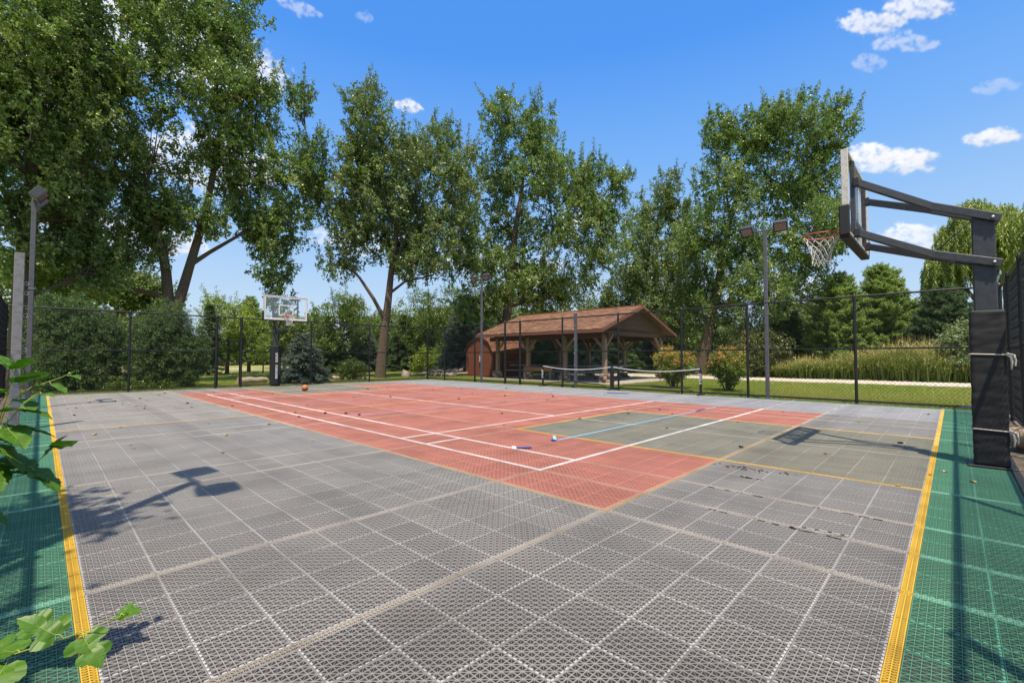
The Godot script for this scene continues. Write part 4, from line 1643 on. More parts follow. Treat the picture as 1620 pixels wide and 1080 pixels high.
	tag(tape(Vector3(10.85, 0.009, -4.44), Vector3(11.4, 0.009, -4.44), 0.05, M.blue_dark, "tape_strip"), "dark blue patch of tape on the light blue line", "tape")
	tag(tape(Vector3(14.1, 0.0045, -8.95), Vector3(14.5, 0.0045, -8.3), 0.28, M.blue_dark, "blue_sheet"), "flat dark blue sheet on the grey tiles near the net", "sheet")
	tag(tape(Vector3(15.9, 0.06, 0.1), Vector3(15.75, 0.06, 0.62), 0.22, M.blue_dark, "blue_mat"), "blue mat strip on the green tiles at the far right corner", "mat")
	tag(tape(Vector3(15.2, 0.012, -8.75), Vector3(15.25, 0.012, -8.15), 0.1, M.grey_box, "grey_board"), "pale board lying at the fence foot by the nets", "board")
	# bundle and pipe behind the near hoop
	var s := thing("burlap_bundle", "tied tan burlap bundle on the soil behind the padded post", "bundle", Vector3(9.6, 0.16, 0.66), 0.3)
	mb = MB.new()
	var pr := []
	var rr := []
	for i in 9:
		var u := float(i) / 8.0
		pr.append(Vector3(-0.35 + 0.7 * u, 0.02 * sin(u * 9.0), 0)); rr.append(0.05 + 0.11 * sin(PI * clampf(u, 0.02, 0.98)))
	mb.col = Color(0.4, 0.29, 0.17)
	mb.tube(pr, rr, 14)
	obj("sack", mb, M.straw, s)
	for u: float in [-0.12, 0.12]:
		mb = MB.new()
		mb.col = Color(0.12, 0.09, 0.06)
		var p := []
		var q := []
		for i in 15:
			var a := TAU * i / 14.0
			p.append(Vector3(u, cos(a) * 0.16, sin(a) * 0.16)); q.append(0.006)
		mb.tube(p, q, 4, false)
		obj("twine", mb, M.straw, s)

func tape(a: Vector3, b: Vector3, w: float, m: Material, called: String) -> MeshInstance3D:
	var mb := MB.new()
	mb.cbox(Vector3(0, 0, -(b - a).length() / 2), Vector3(w, 0.004, (b - a).length()), 0.001)
	return obj(called, mb, m, null, Transform3D(Basis(Vector3.UP, atan2(-(b - a).x, -(b - a).z)), a))


# ------------------------------------------------------------------ vegetation
# tree: name, label, leaf kind, x, z, turn, trunk radius, density, crown lobes [x, y, z, half width, half height] in the tree's own axes, trunk and limb lines [x, y, z, radius]
const TREES := [
	["cottonwood_tree", "tall leafy tree at the left edge behind the floodlight pole", "cot", -0.6, -27.0, 1.3, 0.45, 0.75, [[-1.6,14.1,2.0,2.9,3.1],[0.5,13.9,0.2,1.7,2.5],[0.2,10.6,-0.7,1.7,2.2],[-1.2,9.3,1.1,1.9,2.2],[1.1,16.9,-0.0,2.1,2.5],[-1.5,18.4,-1.5,2.7,2.5],[1.5,11.1,0.6,1.4,2.0],[-0.5,7.3,-0.2,1.4,1.4],[1.7,7.3,-0.8,1.2,1.3],[0.5,5.5,0.3,1.0,1.0],[2.3,5.0,-0.3,1.1,1.0],[-1.5,5.5,1.1,1.5,1.7],[-0.2,12.3,0.2,1.5,2.0],[-0.8,11.1,-0.7,1.7,2.0],[0.7,8.5,0.6,1.2,1.4],[1.7,9.3,-0.0,1.0,1.4],[1.9,13.4,-0.6,1.2,1.7]], []],
	["cottonwood_tree", "tallest broad tree with a forked trunk rising behind the dark hedge", "cot", 4.6, -28.6, -9.2, 0.6, 0.85, [[-2.0,14.3,1.6,2.3,2.5],[0.7,17.2,0.4,2.6,2.5],[0.7,21.4,-1.5,3.5,3.2],[-1.8,18.8,1.3,2.3,2.5],[-0.8,11.4,-0.0,2.2,2.1],[3.6,14.7,-0.9,1.6,2.1],[4.9,11.6,0.7,1.7,1.9],[6.5,13.0,-0.1,0.9,1.9],[2.7,10.8,-1.2,1.7,1.9],[5.2,8.9,0.4,1.4,1.6],[-2.0,8.9,-0.6,2.0,1.8],[-3.4,11.1,1.4,2.0,2.1],[4.6,6.6,0.2,1.2,1.4],[5.0,5.1,-0.3,0.8,1.1],[5.7,16.1,0.3,0.6,1.4],[3.9,16.5,-0.0,0.8,1.5],[2.4,18.5,-0.6,1.0,1.6],[1.0,8.2,0.5,1.3,1.2],[3.6,8.9,-0.2,1.2,1.4],[-2.9,7.1,-1.2,1.7,1.4],[-4.1,5.6,0.5,1.7,1.4],[-0.8,8.7,-0.4,1.6,1.4],[1.8,14.7,1.2,1.7,2.1],[2.1,12.4,0.2,1.4,1.8],[-4.2,8.9,-0.9,2.0,2.1],[-3.6,14.7,1.1,2.0,2.1],[3.9,7.9,-0.0,1.0,1.2],[-4.8,5.0,-0.9,1.5,1.3],[-2.0,5.6,0.5,1.3,1.1],[-0.6,6.6,-0.1,1.0,1.0],[6.9,11.1,-0.5,0.8,1.6]], [[[0,-0.2,0,0.446],[0,1.5,0,0.36],[-0.02,3.4,0,0.331],[-0.2,4.3,0,0.259],[-0.3,5.6,0,0.223],[-0.5,6.9,0.1,0.194],[-1.2,9.2,0.2,0.144]],[[0,3.2,0,0.288],[0.35,4.6,0,0.245],[0.65,6.0,0,0.216],[1.0,7.6,0,0.194],[1.3,9.0,-0.1,0.173],[1.6,11.2,-0.1,0.144],[1.9,14.0,0,0.101],[1.5,17.5,0,0.065]],[[0.75,6.2,0,0.122],[1.5,6.9,0,0.101],[2.7,7.9,0.1,0.079],[4.2,9.4,0.2,0.05]]]],
	["cottonwood_tree", "tall tree with a thick leaning trunk on the lawn right of the far hoop", "cot2", 14.7, -25.6, -29.9, 0.5, 0.8, [[-0.9,16.0,0.9,1.4,2.1],[0.1,13.7,0.3,2.0,2.2],[3.4,15.0,-0.7,1.8,2.1],[4.7,13.1,0.7,1.3,1.9],[-1.6,12.1,-0.0,1.7,2.2],[1.4,11.3,-1.3,2.3,2.1],[3.8,10.5,0.7,1.8,1.8],[-1.8,8.9,-0.2,1.6,1.6],[0.6,8.7,-1.5,2.1,1.6],[3.2,8.0,0.5,1.9,1.4],[-2.3,10.5,-0.3,1.2,1.7],[2.2,13.3,1.1,1.6,1.8],[1.8,7.0,0.2,1.7,1.1],[-2.5,7.0,-0.5,1.2,1.0],[-0.1,10.9,1.1,1.9,1.9],[-0.9,13.7,-0.0,1.7,1.9],[2.0,9.7,-1.1,1.9,1.7]], [[[-0.05,-0.2,0,0.384],[0,0.6,0,0.32],[0.1,2.0,0,0.282],[0.25,3.4,0,0.256],[0.4,4.8,0,0.224],[0.6,7.0,0,0.173],[0.9,9.5,0.1,0.128],[0.4,13,0.1,0.07]],[[0.25,3.6,0,0.128],[-0.5,5.0,0,0.109],[-1.3,6.2,0.1,0.083],[-2.4,7.4,0.1,0.051]],[[0.45,5.3,0,0.096],[1.4,6.1,0,0.07],[3.2,6.6,0.1,0.045]],[[0.6,6.8,0,0.141],[1.4,8.6,0,0.109],[2.4,11.0,-0.1,0.077],[3.2,14,0,0.038]]]],
	["cottonwood_tree", "tall wide tree rising behind the shed and pavilion roof", "cot", 23.1, -23.6, -44.3, 0.45, 0.95, [[0.0,18.2,1.0,1.4,2.1],[2.7,17.5,0.2,1.5,2.3],[-0.5,14.8,-1.0,2.3,2.3],[2.7,14.1,1.4,2.6,2.3],[5.3,13.8,-0.0,1.9,1.8],[6.7,14.8,-0.8,1.4,1.5],[8.5,13.9,0.5,1.2,1.1],[7.4,12.2,-0.3,2.2,1.5],[0.5,11.1,-2.1,3.0,2.3],[4.1,10.4,0.7,2.7,2.1],[7.6,9.5,-0.6,2.2,1.9],[-2.1,8.1,1.5,2.2,2.1],[1.4,7.2,0.4,3.1,2.0],[5.0,7.0,-1.1,2.6,1.8],[-2.8,11.3,0.7,1.3,1.8],[-1.4,5.2,-0.0,2.0,1.8],[3.2,5.6,-1.1,2.0,1.4]], []],
	["cottonwood_tree", "smaller pointed tree between the pavilion tree and the tall right-hand tree", "cot2", 37.5, -18.9, -63.2, 0.35, 0.9, [[1.1,15.6,0.8,1.2,2.0],[-0.3,13.5,0.3,2.3,2.3],[2.4,13.2,-0.7,1.7,2.2],[-0.9,10.2,1.7,3.0,2.8],[2.3,9.6,-0.0,2.7,2.8],[-1.9,7.7,-1.7,3.0,2.3],[0.8,6.5,1.2,3.0,2.4]], []],
	["cottonwood_tree", "tall dense tree behind the right floodlight pole", "cot", 35.3, -14.1, -68.1, 0.5, 1.0, [[1.5,17.7,0.9,1.3,1.9],[3.7,17.4,0.3,1.9,2.4],[5.5,18.3,-0.8,1.9,2.3],[7.3,17.7,1.1,1.9,2.1],[9.4,17.8,-0.0,1.2,1.5],[8.5,16.0,-0.8,1.5,1.6],[2.0,13.9,1.0,2.4,2.6],[5.7,13.9,-0.4,2.8,2.6],[8.0,13.7,-1.4,2.0,2.3],[0.4,10.0,0.7,2.4,2.6],[4.1,9.6,-0.8,3.0,2.7],[7.5,10.0,1.5,2.1,2.3],[9.0,9.3,0.2,1.3,1.1],[0.4,6.1,-1.0,2.4,2.3],[3.9,5.7,1.5,2.6,2.4],[6.7,6.9,-0.0,2.0,2.1]], []],
	["understory_tree", "low dark tree under the tall right-hand tree", "dark", 38.3, -14.6, -69.2, 0.2, 1.0, [[-1.0,4.7,2.0,2.9,2.6],[2.8,3.6,0.4,2.9,2.3],[5.0,2.3,-0.9,2.2,1.8],[-3.0,4.1,1.1,1.9,2.1]], []],
	["understory_tree", "yellow-green rounded tree behind the far gate", "lime", 10.1, -40.8, -13.9, 0.18, 1.0, [[-0.6,4.0,1.0,1.5,1.5],[1.1,3.2,0.2,1.5,1.5],[-0.4,2.3,-0.7,1.7,1.2],[1.7,2.0,0.7,1.3,1.1],[-1.2,5.0,-0.0,0.8,1.2],[0.6,4.7,-0.6,1.0,1.1]], []],
	["understory_tree", "small dark tree left of the leaning trunk", "dark", 16.9, -36.2, -25.0, 0.15, 1.0, [[-0.7,4.4,0.9,1.4,1.3],[0.5,5.4,0.1,1.1,1.3],[1.2,3.6,-0.6,1.5,1.3],[-0.2,2.3,0.9,1.7,1.1]], []],
	["understory_tree", "dark green tree behind the brush pile", "dark", 25.7, -35.7, -35.7, 0.2, 1.0, [[-0.9,5.8,1.4,2.1,1.8],[1.2,4.6,0.3,2.1,1.8],[2.4,6.4,-0.6,1.5,1.8],[-1.8,3.4,1.0,1.8,1.7],[0.6,2.5,-0.0,2.7,1.2]], []],
	["background_tree", "hazy low tree far behind the far hoop", "far", 19.9, -56.6, -19.4, 0.25, 1.0, [[-0.7,4.6,1.4,2.0,1.6],[1.0,3.5,0.2,1.7,1.5],[-2.0,3.5,-0.7,1.7,1.5],[2.7,4.6,0.9,1.7,1.6]], []],
	["background_tree", "broad tree in the distance behind the pavilion roof", "far", 39.1, -27.8, -54.6, 0.3, 1.0, [[-1.3,4.2,2.0,2.9,2.0],[2.6,5.5,0.4,2.9,2.3],[5.1,4.2,-1.1,2.6,2.3],[-4.6,4.6,1.3,2.3,2.0]], []],
	["background_tree", "distant rounded tree between the pines and the willow", "far", 59.9, -3.1, -87.0, 0.25, 1.0, [[-0.5,5.3,1.2,1.7,1.6],[0.9,4.1,0.2,1.7,1.4],[-1.4,4.1,-0.5,1.2,1.4],[1.8,5.0,0.7,1.2,1.6]], []],
	["understory_tree", "bushy tree just left of the pines", "dark", 46.2, -8.5, -79.5, 0.2, 1.0, [[-0.2,5.9,1.1,1.6,1.6],[0.9,4.3,0.2,1.4,1.6],[-0.9,3.7,-0.7,1.6,1.6]], []],
	["background_tree", "distant tree behind the leaning trunk", "far", 31.9, -62.3, -27.1, 0.3, 1.0, [[-0.4,7.2,1.5,2.2,2.0],[2.2,5.4,0.4,3.0,2.0],[4.9,6.3,-1.1,2.6,2.3]], []],
	["background_tree", "largest distant tree left of the shed", "far", 47.0, -58.5, -38.8, 0.35, 1.0, [[-2.0,6.4,2.9,4.1,2.6],[2.1,8.0,0.5,3.6,3.1],[5.2,5.9,-1.5,3.6,2.3]], []],
	["background_tree", "distant tree behind the shed roof", "far", 41.9, -42.9, -44.3, 0.35, 1.0, [[-0.8,6.7,2.3,3.3,2.9],[2.5,5.0,0.4,2.9,2.1],[-3.3,5.0,-1.2,2.9,2.3]], []],
	["background_tree", "tree behind the dark hedge at the left", "far", 3.7, -44.8, -4.8, 0.3, 1.0, [[-1.0,7.1,1.5,2.1,1.9],[1.1,6.2,0.2,1.8,1.6],[-2.4,5.7,-0.7,1.8,1.9],[2.6,5.3,0.8,1.4,1.4]], []],
	["background_tree", "tree seen low at the left edge behind the fence", "far", -1.2, -40.0, 1.7, 0.3, 1.0, [[-0.3,4.5,0.9,1.3,1.5],[0.8,3.3,0.1,1.0,1.3],[-1.2,5.2,-0.5,1.3,1.9]], []],
	["background_tree", "low distant tree behind the olive shrub", "far", 50.7, -11.4, -77.3, 0.25, 1.0, [[-0.5,2.8,1.5,2.1,1.5],[-2.7,2.5,0.3,1.8,1.4]], []],
]
const WILLOW := [42.0, 1.5, -92.0, [[0.0,9.1,1.1,1.5,1.6],[-1.2,7.9,0.2,1.3,1.6],[1.1,7.9,-0.6,1.4,1.8],[2.4,8.7,0.9,1.7,2.0],[-1.8,6.7,-0.0,0.8,1.0],[0.8,10.0,-0.6,1.1,1.2],[-2.1,7.1,0.3,0.8,1.4],[-1.4,8.9,-0.1,1.0,1.4],[-2.4,5.7,-0.4,0.6,1.0],[-0.4,10.4,0.3,1.1,1.2]]]
const CONIFERS := [
	["spruce", "young blue spruce on the lawn right of the far hoop", 9.3, -23.9, 2.5, 1.3],
	["dark", "dark spruce behind the young blue spruce", 16.4, -36.5, 4.6, 1.7],
	["spruce", "pale blue spruce left of the leaning trunk", 20.1, -38.0, 4.3, 1.9],
	["dark", "dark spruce right of the leaning trunk", 23.7, -37.0, 5.4, 2.2],
	["spruce", "large blue-green spruce behind the brush pile", 24.5, -29.0, 6.5, 2.5],
	["dark", "spruce seen through the left bays of the pavilion", 30.9, -25.4, 4.6, 2.1],
	["spruce", "spruce seen through the middle bay of the pavilion", 32.1, -22.2, 4.0, 2.0],
	["dark", "spruce seen through the right bay of the pavilion", 35.3, -20.8, 4.9, 2.1],
	["spruce", "pale spruce top rising over the pavilion ridge", 38.9, -24.5, 8.4, 2.4],
	["dark", "spruce behind the shed roof", 30.4, -29.0, 5.1, 2.2],
	["pine", "bright green pine just left of its taller twin beyond the reeds", 39.6, -5.8, 7.3, 2.3],
	["pine", "taller bright green pine beyond the reeds", 40.8, -3.5, 7.7, 2.5],
	["pine2", "dark pine beside the padded post under the willow", 39.0, -0.3, 5.7, 2.0],
	["dark", "dark evergreen behind the right floodlight pole", 40.9, -9.5, 6.4, 1.9],
	["spruce", "blue spruce behind the right end of the pavilion", 39.6, -19.1, 7.5, 2.3],
	["pine", "yellow-green pine right of the dark hedge", 12.9, -45.2, 6.7, 1.7],
	["dark", "dark evergreen between the hedge and the far gate", 8.5, -39.1, 5.3, 1.0],
]

func leaf_clump(n: int, rad: float, ll: float, lw: float, up: float, m: Material, sd: int, fold := 0.25) -> ArrayMesh:
	rng.seed = sd
	var mb := MB.new()
	var nt := maxi(3, n / 6)
	var tips := []
	for i in nt: tips.append(ru() * rad * rng.randf_range(0.4, 1.0))
	for i in n:
		var tip: Vector3 = tips[i % nt]
		var p := tip * rng.randf_range(0.35, 1.15) + ru() * rad * 0.22
		var nn := (ru() + Vector3(0, up, 0)).normalized()
		var d := nn.cross(ru()).normalized()
		d = (d + Vector3(0, -0.3, 0)).normalized()
		var s := d.cross(nn).normalized() * lw * rng.randf_range(0.75, 1.2) * 0.5
		var l := ll * rng.randf_range(0.75, 1.2)
		var g := rng.randf_range(0.62, 1.0)
		mb.col = Color(g, g, g)
		var mid := p + d * l * 0.38
		var f := nn * lw * fold
		mb.tri(p, mid + s + f, p + d * l)
		mb.tri(p, p + d * l, mid - s + f)
	return mb.mesh(m)

func spray_mesh(n: int, l: float, w: float, m: Material, sd: int, droop: float) -> ArrayMesh:
	# an evergreen spray growing to +x: side twigs feathered with needles
	rng.seed = sd
	var mb := MB.new()
	for i in n:
		var u := float(i) / n
		var side := 1.0 if i % 2 else -1.0
		var base := Vector3(l * u, -droop * u * u * l, 0)
		var tl := w * (1.0 - 0.65 * u) * rng.randf_range(0.7, 1.2)
		var dir := Vector3(0.75, rng.randf_range(-0.25, 0.25), side * rng.randf_range(0.5, 1.0)).normalized()
		if i > n - 3: dir = Vector3(1, -droop, rng.randf_range(-0.3, 0.3)).normalized()
		var k := 5
		for j in k:
			var a := base + dir * tl * j / k
			for q in 3:
				var nd := (dir * 0.8 + ru() * 0.9).normalized()
				var sd2 := nd.cross(ru()).normalized() * 0.017
				var g := rng.randf_range(0.55, 1.0)
				mb.col = Color(g, g, g)
				mb.tri(a - sd2, a + sd2, a + nd * tl * 0.42)
	return mb.mesh(m)

var clumps := {}
var leaf_cols := {
	"cot": [Color(0.095, 0.155, 0.036), Color(0.15, 0.215, 0.06), Color(0.27, 0.31, 0.12)],
	"cot2": [Color(0.105, 0.155, 0.05), Color(0.155, 0.205, 0.075), Color(0.26, 0.29, 0.13)],
	"dark": [Color(0.085, 0.135, 0.03), Color(0.13, 0.18, 0.045), Color(0.22, 0.26, 0.07)],
	"lime": [Color(0.16, 0.22, 0.03), Color(0.23, 0.29, 0.045), Color(0.3, 0.34, 0.08)],
	"far": [Color(0.11, 0.16, 0.045), Color(0.16, 0.21, 0.06), Color(0.24, 0.27, 0.095)]}

func leaf_tone(kind: String) -> Color:
	var c: Array = leaf_cols[kind]
	var u := rng.randf()
	var col: Color = c[0].lerp(c[1], rng.randf()) if u < 0.75 else c[1].lerp(c[2], rng.randf())
	return col * rng.randf_range(1.3, 1.9)

func tree(q: Array, sd: int) -> void:
	rng.seed = sd
	var kind: String = q[2]
	var near := kind.begins_with("cot")
	var o := thing(q[0], q[1], "tree", Vector3(q[3], -0.05, q[4]), deg_to_rad(q[5]), "trees around the court" if near else "trees behind the lawn")
	var lobes: Array = q[8].duplicate()
	var wood := MB.new()
	var nodes := []   # [position, radius]
	if q[9].size():
		for line: Array in q[9]:
			var p := []
			var r := []
			for e: Array in line:
				p.append(Vector3(e[0], e[1], e[2])); r.append(e[3])
			wood.tube(p, r, 12)
			for i in range(2 if line == q[9][0] else 0, p.size()):
				nodes.append([p[i], r[i]])
	else:
		var top := 0.0
		var mx := 0.0
		var low := 99.0
		for l: Array in lobes:
			top = maxf(top, l[1]); low = minf(low, l[1])
			mx += l[0] / lobes.size()
		var p := []
		var r := []
		var n := 10
		for i in n:
			var t := float(i) / (n - 1)
			p.append(Vector3(mx * t * 0.6 + rng.randf_range(-0.15, 0.15) * t, -0.2 + top * 0.86 * t, rng.randf_range(-0.2, 0.2) * t))
			r.append(float(q[6]) * lerpf(1.15 if i == 0 else 0.95, 0.2, t))
		wood.tube(p, r, 10)
		for i in n:
			if p[i].y > low * 0.35: nodes.append([p[i], r[i]])
	lobes.sort_custom(func(a, b): return a[1] < b[1])
	var fz := FastNoiseLite.new()
	fz.frequency = 0.32
	fz.seed = sd
	var xf := []
	var cols := []
	for l: Array in lobes:
		var c := Vector3(l[0], l[1], l[2])
		var rr := Vector3(l[3], l[4], maxf(l[3], l[4]) * 1.05)
		# limb from the nearest fitting point of the skeleton
		var best := 0
		var cost := 1e9
		for i in nodes.size():
			var d: Vector3 = c - nodes[i][0]
			var k := Vector2(d.x, d.z).length() + absf(d.y) * 0.6 + (1.2 if d.y < 0.2 else 0.0)
			if k < cost:
				cost = k; best = i
		var a: Vector3 = nodes[best][0]
		var ra: float = minf(float(nodes[best][1]) * 0.7, 0.05 + 0.035 * (rr.x + rr.y))
		var len := a.distance_to(c)
		var ctrl := a + Vector3((c - a).x * 0.35, (c - a).y * 0.65, (c - a).z * 0.35) + ru() * len * 0.08
		var p := []
		var r := []
		for i in 7:
			var t := i / 6.0
			p.append(a.lerp(ctrl, t).lerp(ctrl.lerp(c, t), t) + ru() * 0.05 * len * 0.2)
			r.append(lerpf(ra, 0.025, t))
		p[0] = a
		if len > 0.4:
			wood.tube(p, r, 7)
		for i in range(2, 7):
			nodes.append([p[i], r[i]])
		# branches spreading through the lobe
		for b in (11 if near else 4):
			var d := ru()
			d.y = absf(d.y) * 0.9 + 0.1 if rng.randf() < 0.75 else d.y
			var e := c + d * rr * rng.randf_range(0.75, 1.0)
			var st: Vector3 = p[3 + rng.randi() % 4]
			var m := st.lerp(e, 0.5) + Vector3(0, 0.12 * st.distance_to(e), 0) + ru() * 0.1
			wood.tube([st, st.lerp(m, 0.6), m, m.lerp(e, 0.6), e], [0.035, 0.03, 0.023, 0.015, 0.006], 5, false)
		var area := rr.x * rr.y + rr.y * rr.z + rr.x * rr.z
		var cnt := int(area * (20.0 if near else 18.0) * float(q[7]))
		for i in cnt:
			var d := ru()
			var rad := pow(rng.randf(), 0.42) * (1.0 + 0.10 * rng.randfn())
			var pos := c + d * rr * rad
			if fz.get_noise_3dv(pos * 1.6) < -0.1: continue
			var sc := rng.randf_range(0.55, 1.2)
			xf.append(Transform3D(rb().scaled(Vector3.ONE * sc), pos))
			cols.append(leaf_tone(kind))
		# upright leading shoots that break the outline
		for k in (9 if near else 4):
			var d := ru()
			d.y = absf(d.y) * 0.8 + 0.15
			var st := c + d * rr * 0.9
			var dir := (Vector3(d.x * 0.5, 1.0, d.z * 0.5) + ru() * 0.3).normalized()
			var ln := rng.randf_range(0.6, 1.5)
			wood.tube([st - dir * 0.4, st + dir * ln], [0.016, 0.004], 4, false)
			for i in 6:
				var u := i / 5.0
				xf.append(Transform3D(rb().scaled(Vector3.ONE * lerpf(0.7, 0.34, u)), st + dir * ln * u))
				cols.append(leaf_tone(kind))
	obj("trunk", wood, M.bark, o)
	many("crown", clumps["cot" if near else "mid" if kind != "far" else "far"], xf, cols, o)

func conifer(q: Array, sd: int) -> void:
	rng.seed = sd
	var kind: String = q[0]
	var h: float = q[4]
	var rad: float = q[5]
	var o := thing("pine_tree" if kind.begins_with("pine") else "spruce_tree", q[1], "tree", Vector3(q[2], -0.05, q[3]), rng.randf() * TAU, "evergreens behind the fence")
	var wood := MB.new()
	wood.tube([Vector3(0, -0.1, 0), Vector3(0.03, h * 0.5, 0.02), Vector3(0, h * 0.98, 0)], [0.02 + h * 0.022, h * 0.013, 0.012], 8)
	var xf := []
	var cols := []
	var pine := kind.begins_with("pine")
	var step := 0.17 + 0.012 * h
	if pine: step *= 1.35
	var y := 0.35 if not pine else 0.9
	var base: Array = {"spruce": [Color(0.09, 0.135, 0.10), Color(0.15, 0.2, 0.155)], "dark": [Color(0.07, 0.12, 0.045), Color(0.12, 0.18, 0.065)], "pine": [Color(0.17, 0.25, 0.05), Color(0.27, 0.35, 0.09)], "pine2": [Color(0.06, 0.11, 0.04), Color(0.1, 0.155, 0.055)]}[kind]
	while y < h * 0.985:
		var t := y / h
		var bl := rad * pow(1.0 - t, 0.55 if pine else 0.78) * (0.75 if t < 0.08 else 1.0)
		var nb := int(clampf(6.0 + bl * 4.0, 6, 15))
		var a0 := rng.randf() * TAU
		for b in nb:
			var a := a0 + TAU * b / nb + rng.randf_range(-0.25, 0.25)
			var l := maxf(0.16, bl * rng.randf_range(0.72, 1.15))
			var rise := lerpf(-0.18, 0.55, t) if not pine else lerpf(0.12, 0.6, t)
			var dir := Vector3(cos(a), rise, sin(a)).normalized()
			var st := Vector3(0, y, 0)
			var en := st + dir * l + Vector3(0, (-0.1 if not pine else 0.06) * l * l, 0)
			wood.tube([st, st.lerp(en, 0.5), en], [0.012 + 0.012 * l, 0.01 + 0.006 * l, 0.004], 4, false)
			var ns := int(maxf(3.0, l / 0.11))
			for k in ns:
				var u := lerpf(0.16, 1.0, float(k) / maxf(1.0, ns - 1.0))
				var p := st.lerp(en, u)
				var yaw := -a + rng.randf_range(-0.9, 0.9)
				var bb := Basis(Vector3.UP, yaw) * Basis(Vector3.BACK, rise * 0.6 + rng.randf_range(-0.3, 0.35)) * Basis(Vector3.RIGHT, rng.randf_range(-0.5, 0.5))
				var s := rng.randf_range(0.75, 1.15) * clampf(0.55 + l * 0.35, 0.5, 1.15)
				xf.append(Transform3D(bb.scaled_local(Vector3.ONE * s), p))
				cols.append(base[0].lerp(base[1], rng.randf()) * (1.7 if u > 0.8 else 1.35))
		y += step * rng.randf_range(0.8, 1.15) * (1.0 - 0.35 * t)
	obj("trunk", wood, M.bark, o)
	many("crown", clumps["pine" if pine else "spruce"], xf, cols, o)

# a bush of leafy lobes: [x, y, z, rx, ry, rz]
func bush(called: String, label: String, category: String, at: Vector3, lobes: Array, den: float, clump: String, pal: Array, sd: int, stems := 5, group := "", tip_pal: Array = []) -> void:
	rng.seed = sd
	var o := thing(called, label, category, at, 0.0, group)
	var wood := MB.new()
	var xf := []
	var cols := []
	var top := 0.0
	for l: Array in lobes: top = maxf(top, l[1] + l[4])
	for l: Array in lobes:
		var c := Vector3(l[0], l[1], l[2])
		for s in maxi(1, stems / lobes.size() + 1):
			var e := c + ru() * Vector3(l[3], l[4], l[5]) * 0.7
			var b := Vector3(e.x * 0.12, -0.05, e.z * 0.12)
			wood.tube([b, b.lerp(e, 0.5) + Vector3(0, 0.08, 0), e], [0.03, 0.018, 0.006], 5, false)
		var area: float = l[3] * l[4] + l[4] * l[5] + l[3] * l[5]
		for i in int(area * den):
			var d := ru()
			var k := pow(rng.randf(), 0.4) * (1.0 + 0.07 * rng.randfn())
			var p := c + d * Vector3(l[3], l[4], l[5]) * k
			if p.y < 0.02: continue
			xf.append(Transform3D(rb().scaled(Vector3.ONE * rng.randf_range(0.7, 1.2)), p))
			var col: Color = (pal[0] as Color).lerp(pal[1], rng.randf())
			if tip_pal.size() and p.y > top * 0.62 and k > 0.7 and rng.randf() < 0.6:
				col = (tip_pal[0] as Color).lerp(tip_pal[1], rng.randf())
			cols.append(col * 1.3)
	obj("stems", wood, M.bark, o)
	many("foliage", clumps[clump], xf, cols, o)

func willow() -> void:
	rng.seed = 71
	var o := thing("willow_tree", "weeping willow behind the padded post at the right edge", "tree", Vector3(WILLOW[0], -0.05, WILLOW[1]), deg_to_rad(WILLOW[2]), "trees around the court")
	var wood := MB.new()
	wood.tube([Vector3(0, -0.2, 0), Vector3(0.1, 2.0, 0), Vector3(0.1, 4.5, 0.1), Vector3(0.3, 8.0, 0)], [0.5, 0.4, 0.3, 0.12], 10)
	var mb := MB.new()
	rng.seed = 72
	for i in 26:
		var y := -float(i) / 26.0
		for k in 2:
			var a := rng.randf() * TAU
			var d := Vector3(cos(a) * 0.6, -0.8, sin(a) * 0.6).normalized()
			var s := d.cross(ru()).normalized() * 0.014
			var p := Vector3(rng.randf_range(-0.012, 0.012), y, rng.randf_range(-0.012, 0.012))
			var g := rng.randf_range(0.6, 1.0)
			mb.col = Color(g, g, g)
			mb.tri(p, p + d * 0.07 + s, p + d * 0.16)
			mb.tri(p, p + d * 0.16, p + d * 0.07 - s)
	mb.col = Color(0.8, 0.6, 0.3)
	mb.tube([Vector3.ZERO, Vector3(0, -0.98, 0)], [0.004, 0.002], 3, false)
	var strand := mb.mesh(M.leaf)
	var xf := []
	var cols := []
	for l: Array in WILLOW[3]:
		var c := Vector3(l[0], l[1], l[2])
		var rr := Vector3(l[3], l[4], maxf(l[3], l[4]) * 1.2)
		wood.tube([Vector3(0.1, 4.0, 0.1), Vector3(c.x * 0.4, lerpf(4.0, c.y, 0.6), c.z * 0.4), c], [0.14, 0.1, 0.04], 6, false)
		for i in 330:
			var d := ru()
			if d.y < -0.25: d.y = -d.y
			var p := c + d * rr * rng.randf_range(0.7, 1.05)
			var ln := rng.randf_range(0.7, 2.6) * (1.0 - 0.45 * maxf(d.y, 0.0))
			xf.append(Transform3D(Basis(Vector3.UP, rng.randf() * TAU) * Basis(Vector3.RIGHT, rng.randf_range(-0.14, 0.14)) * Basis.from_scale(Vector3(1.3, ln, 1.3)), p))
			cols.append(Color(0.24, 0.33, 0.07).lerp(Color(0.42, 0.5, 0.13), rng.randf()))
	obj("trunk", wood, M.bark, o)
	many("crown", strand, xf, cols, o)

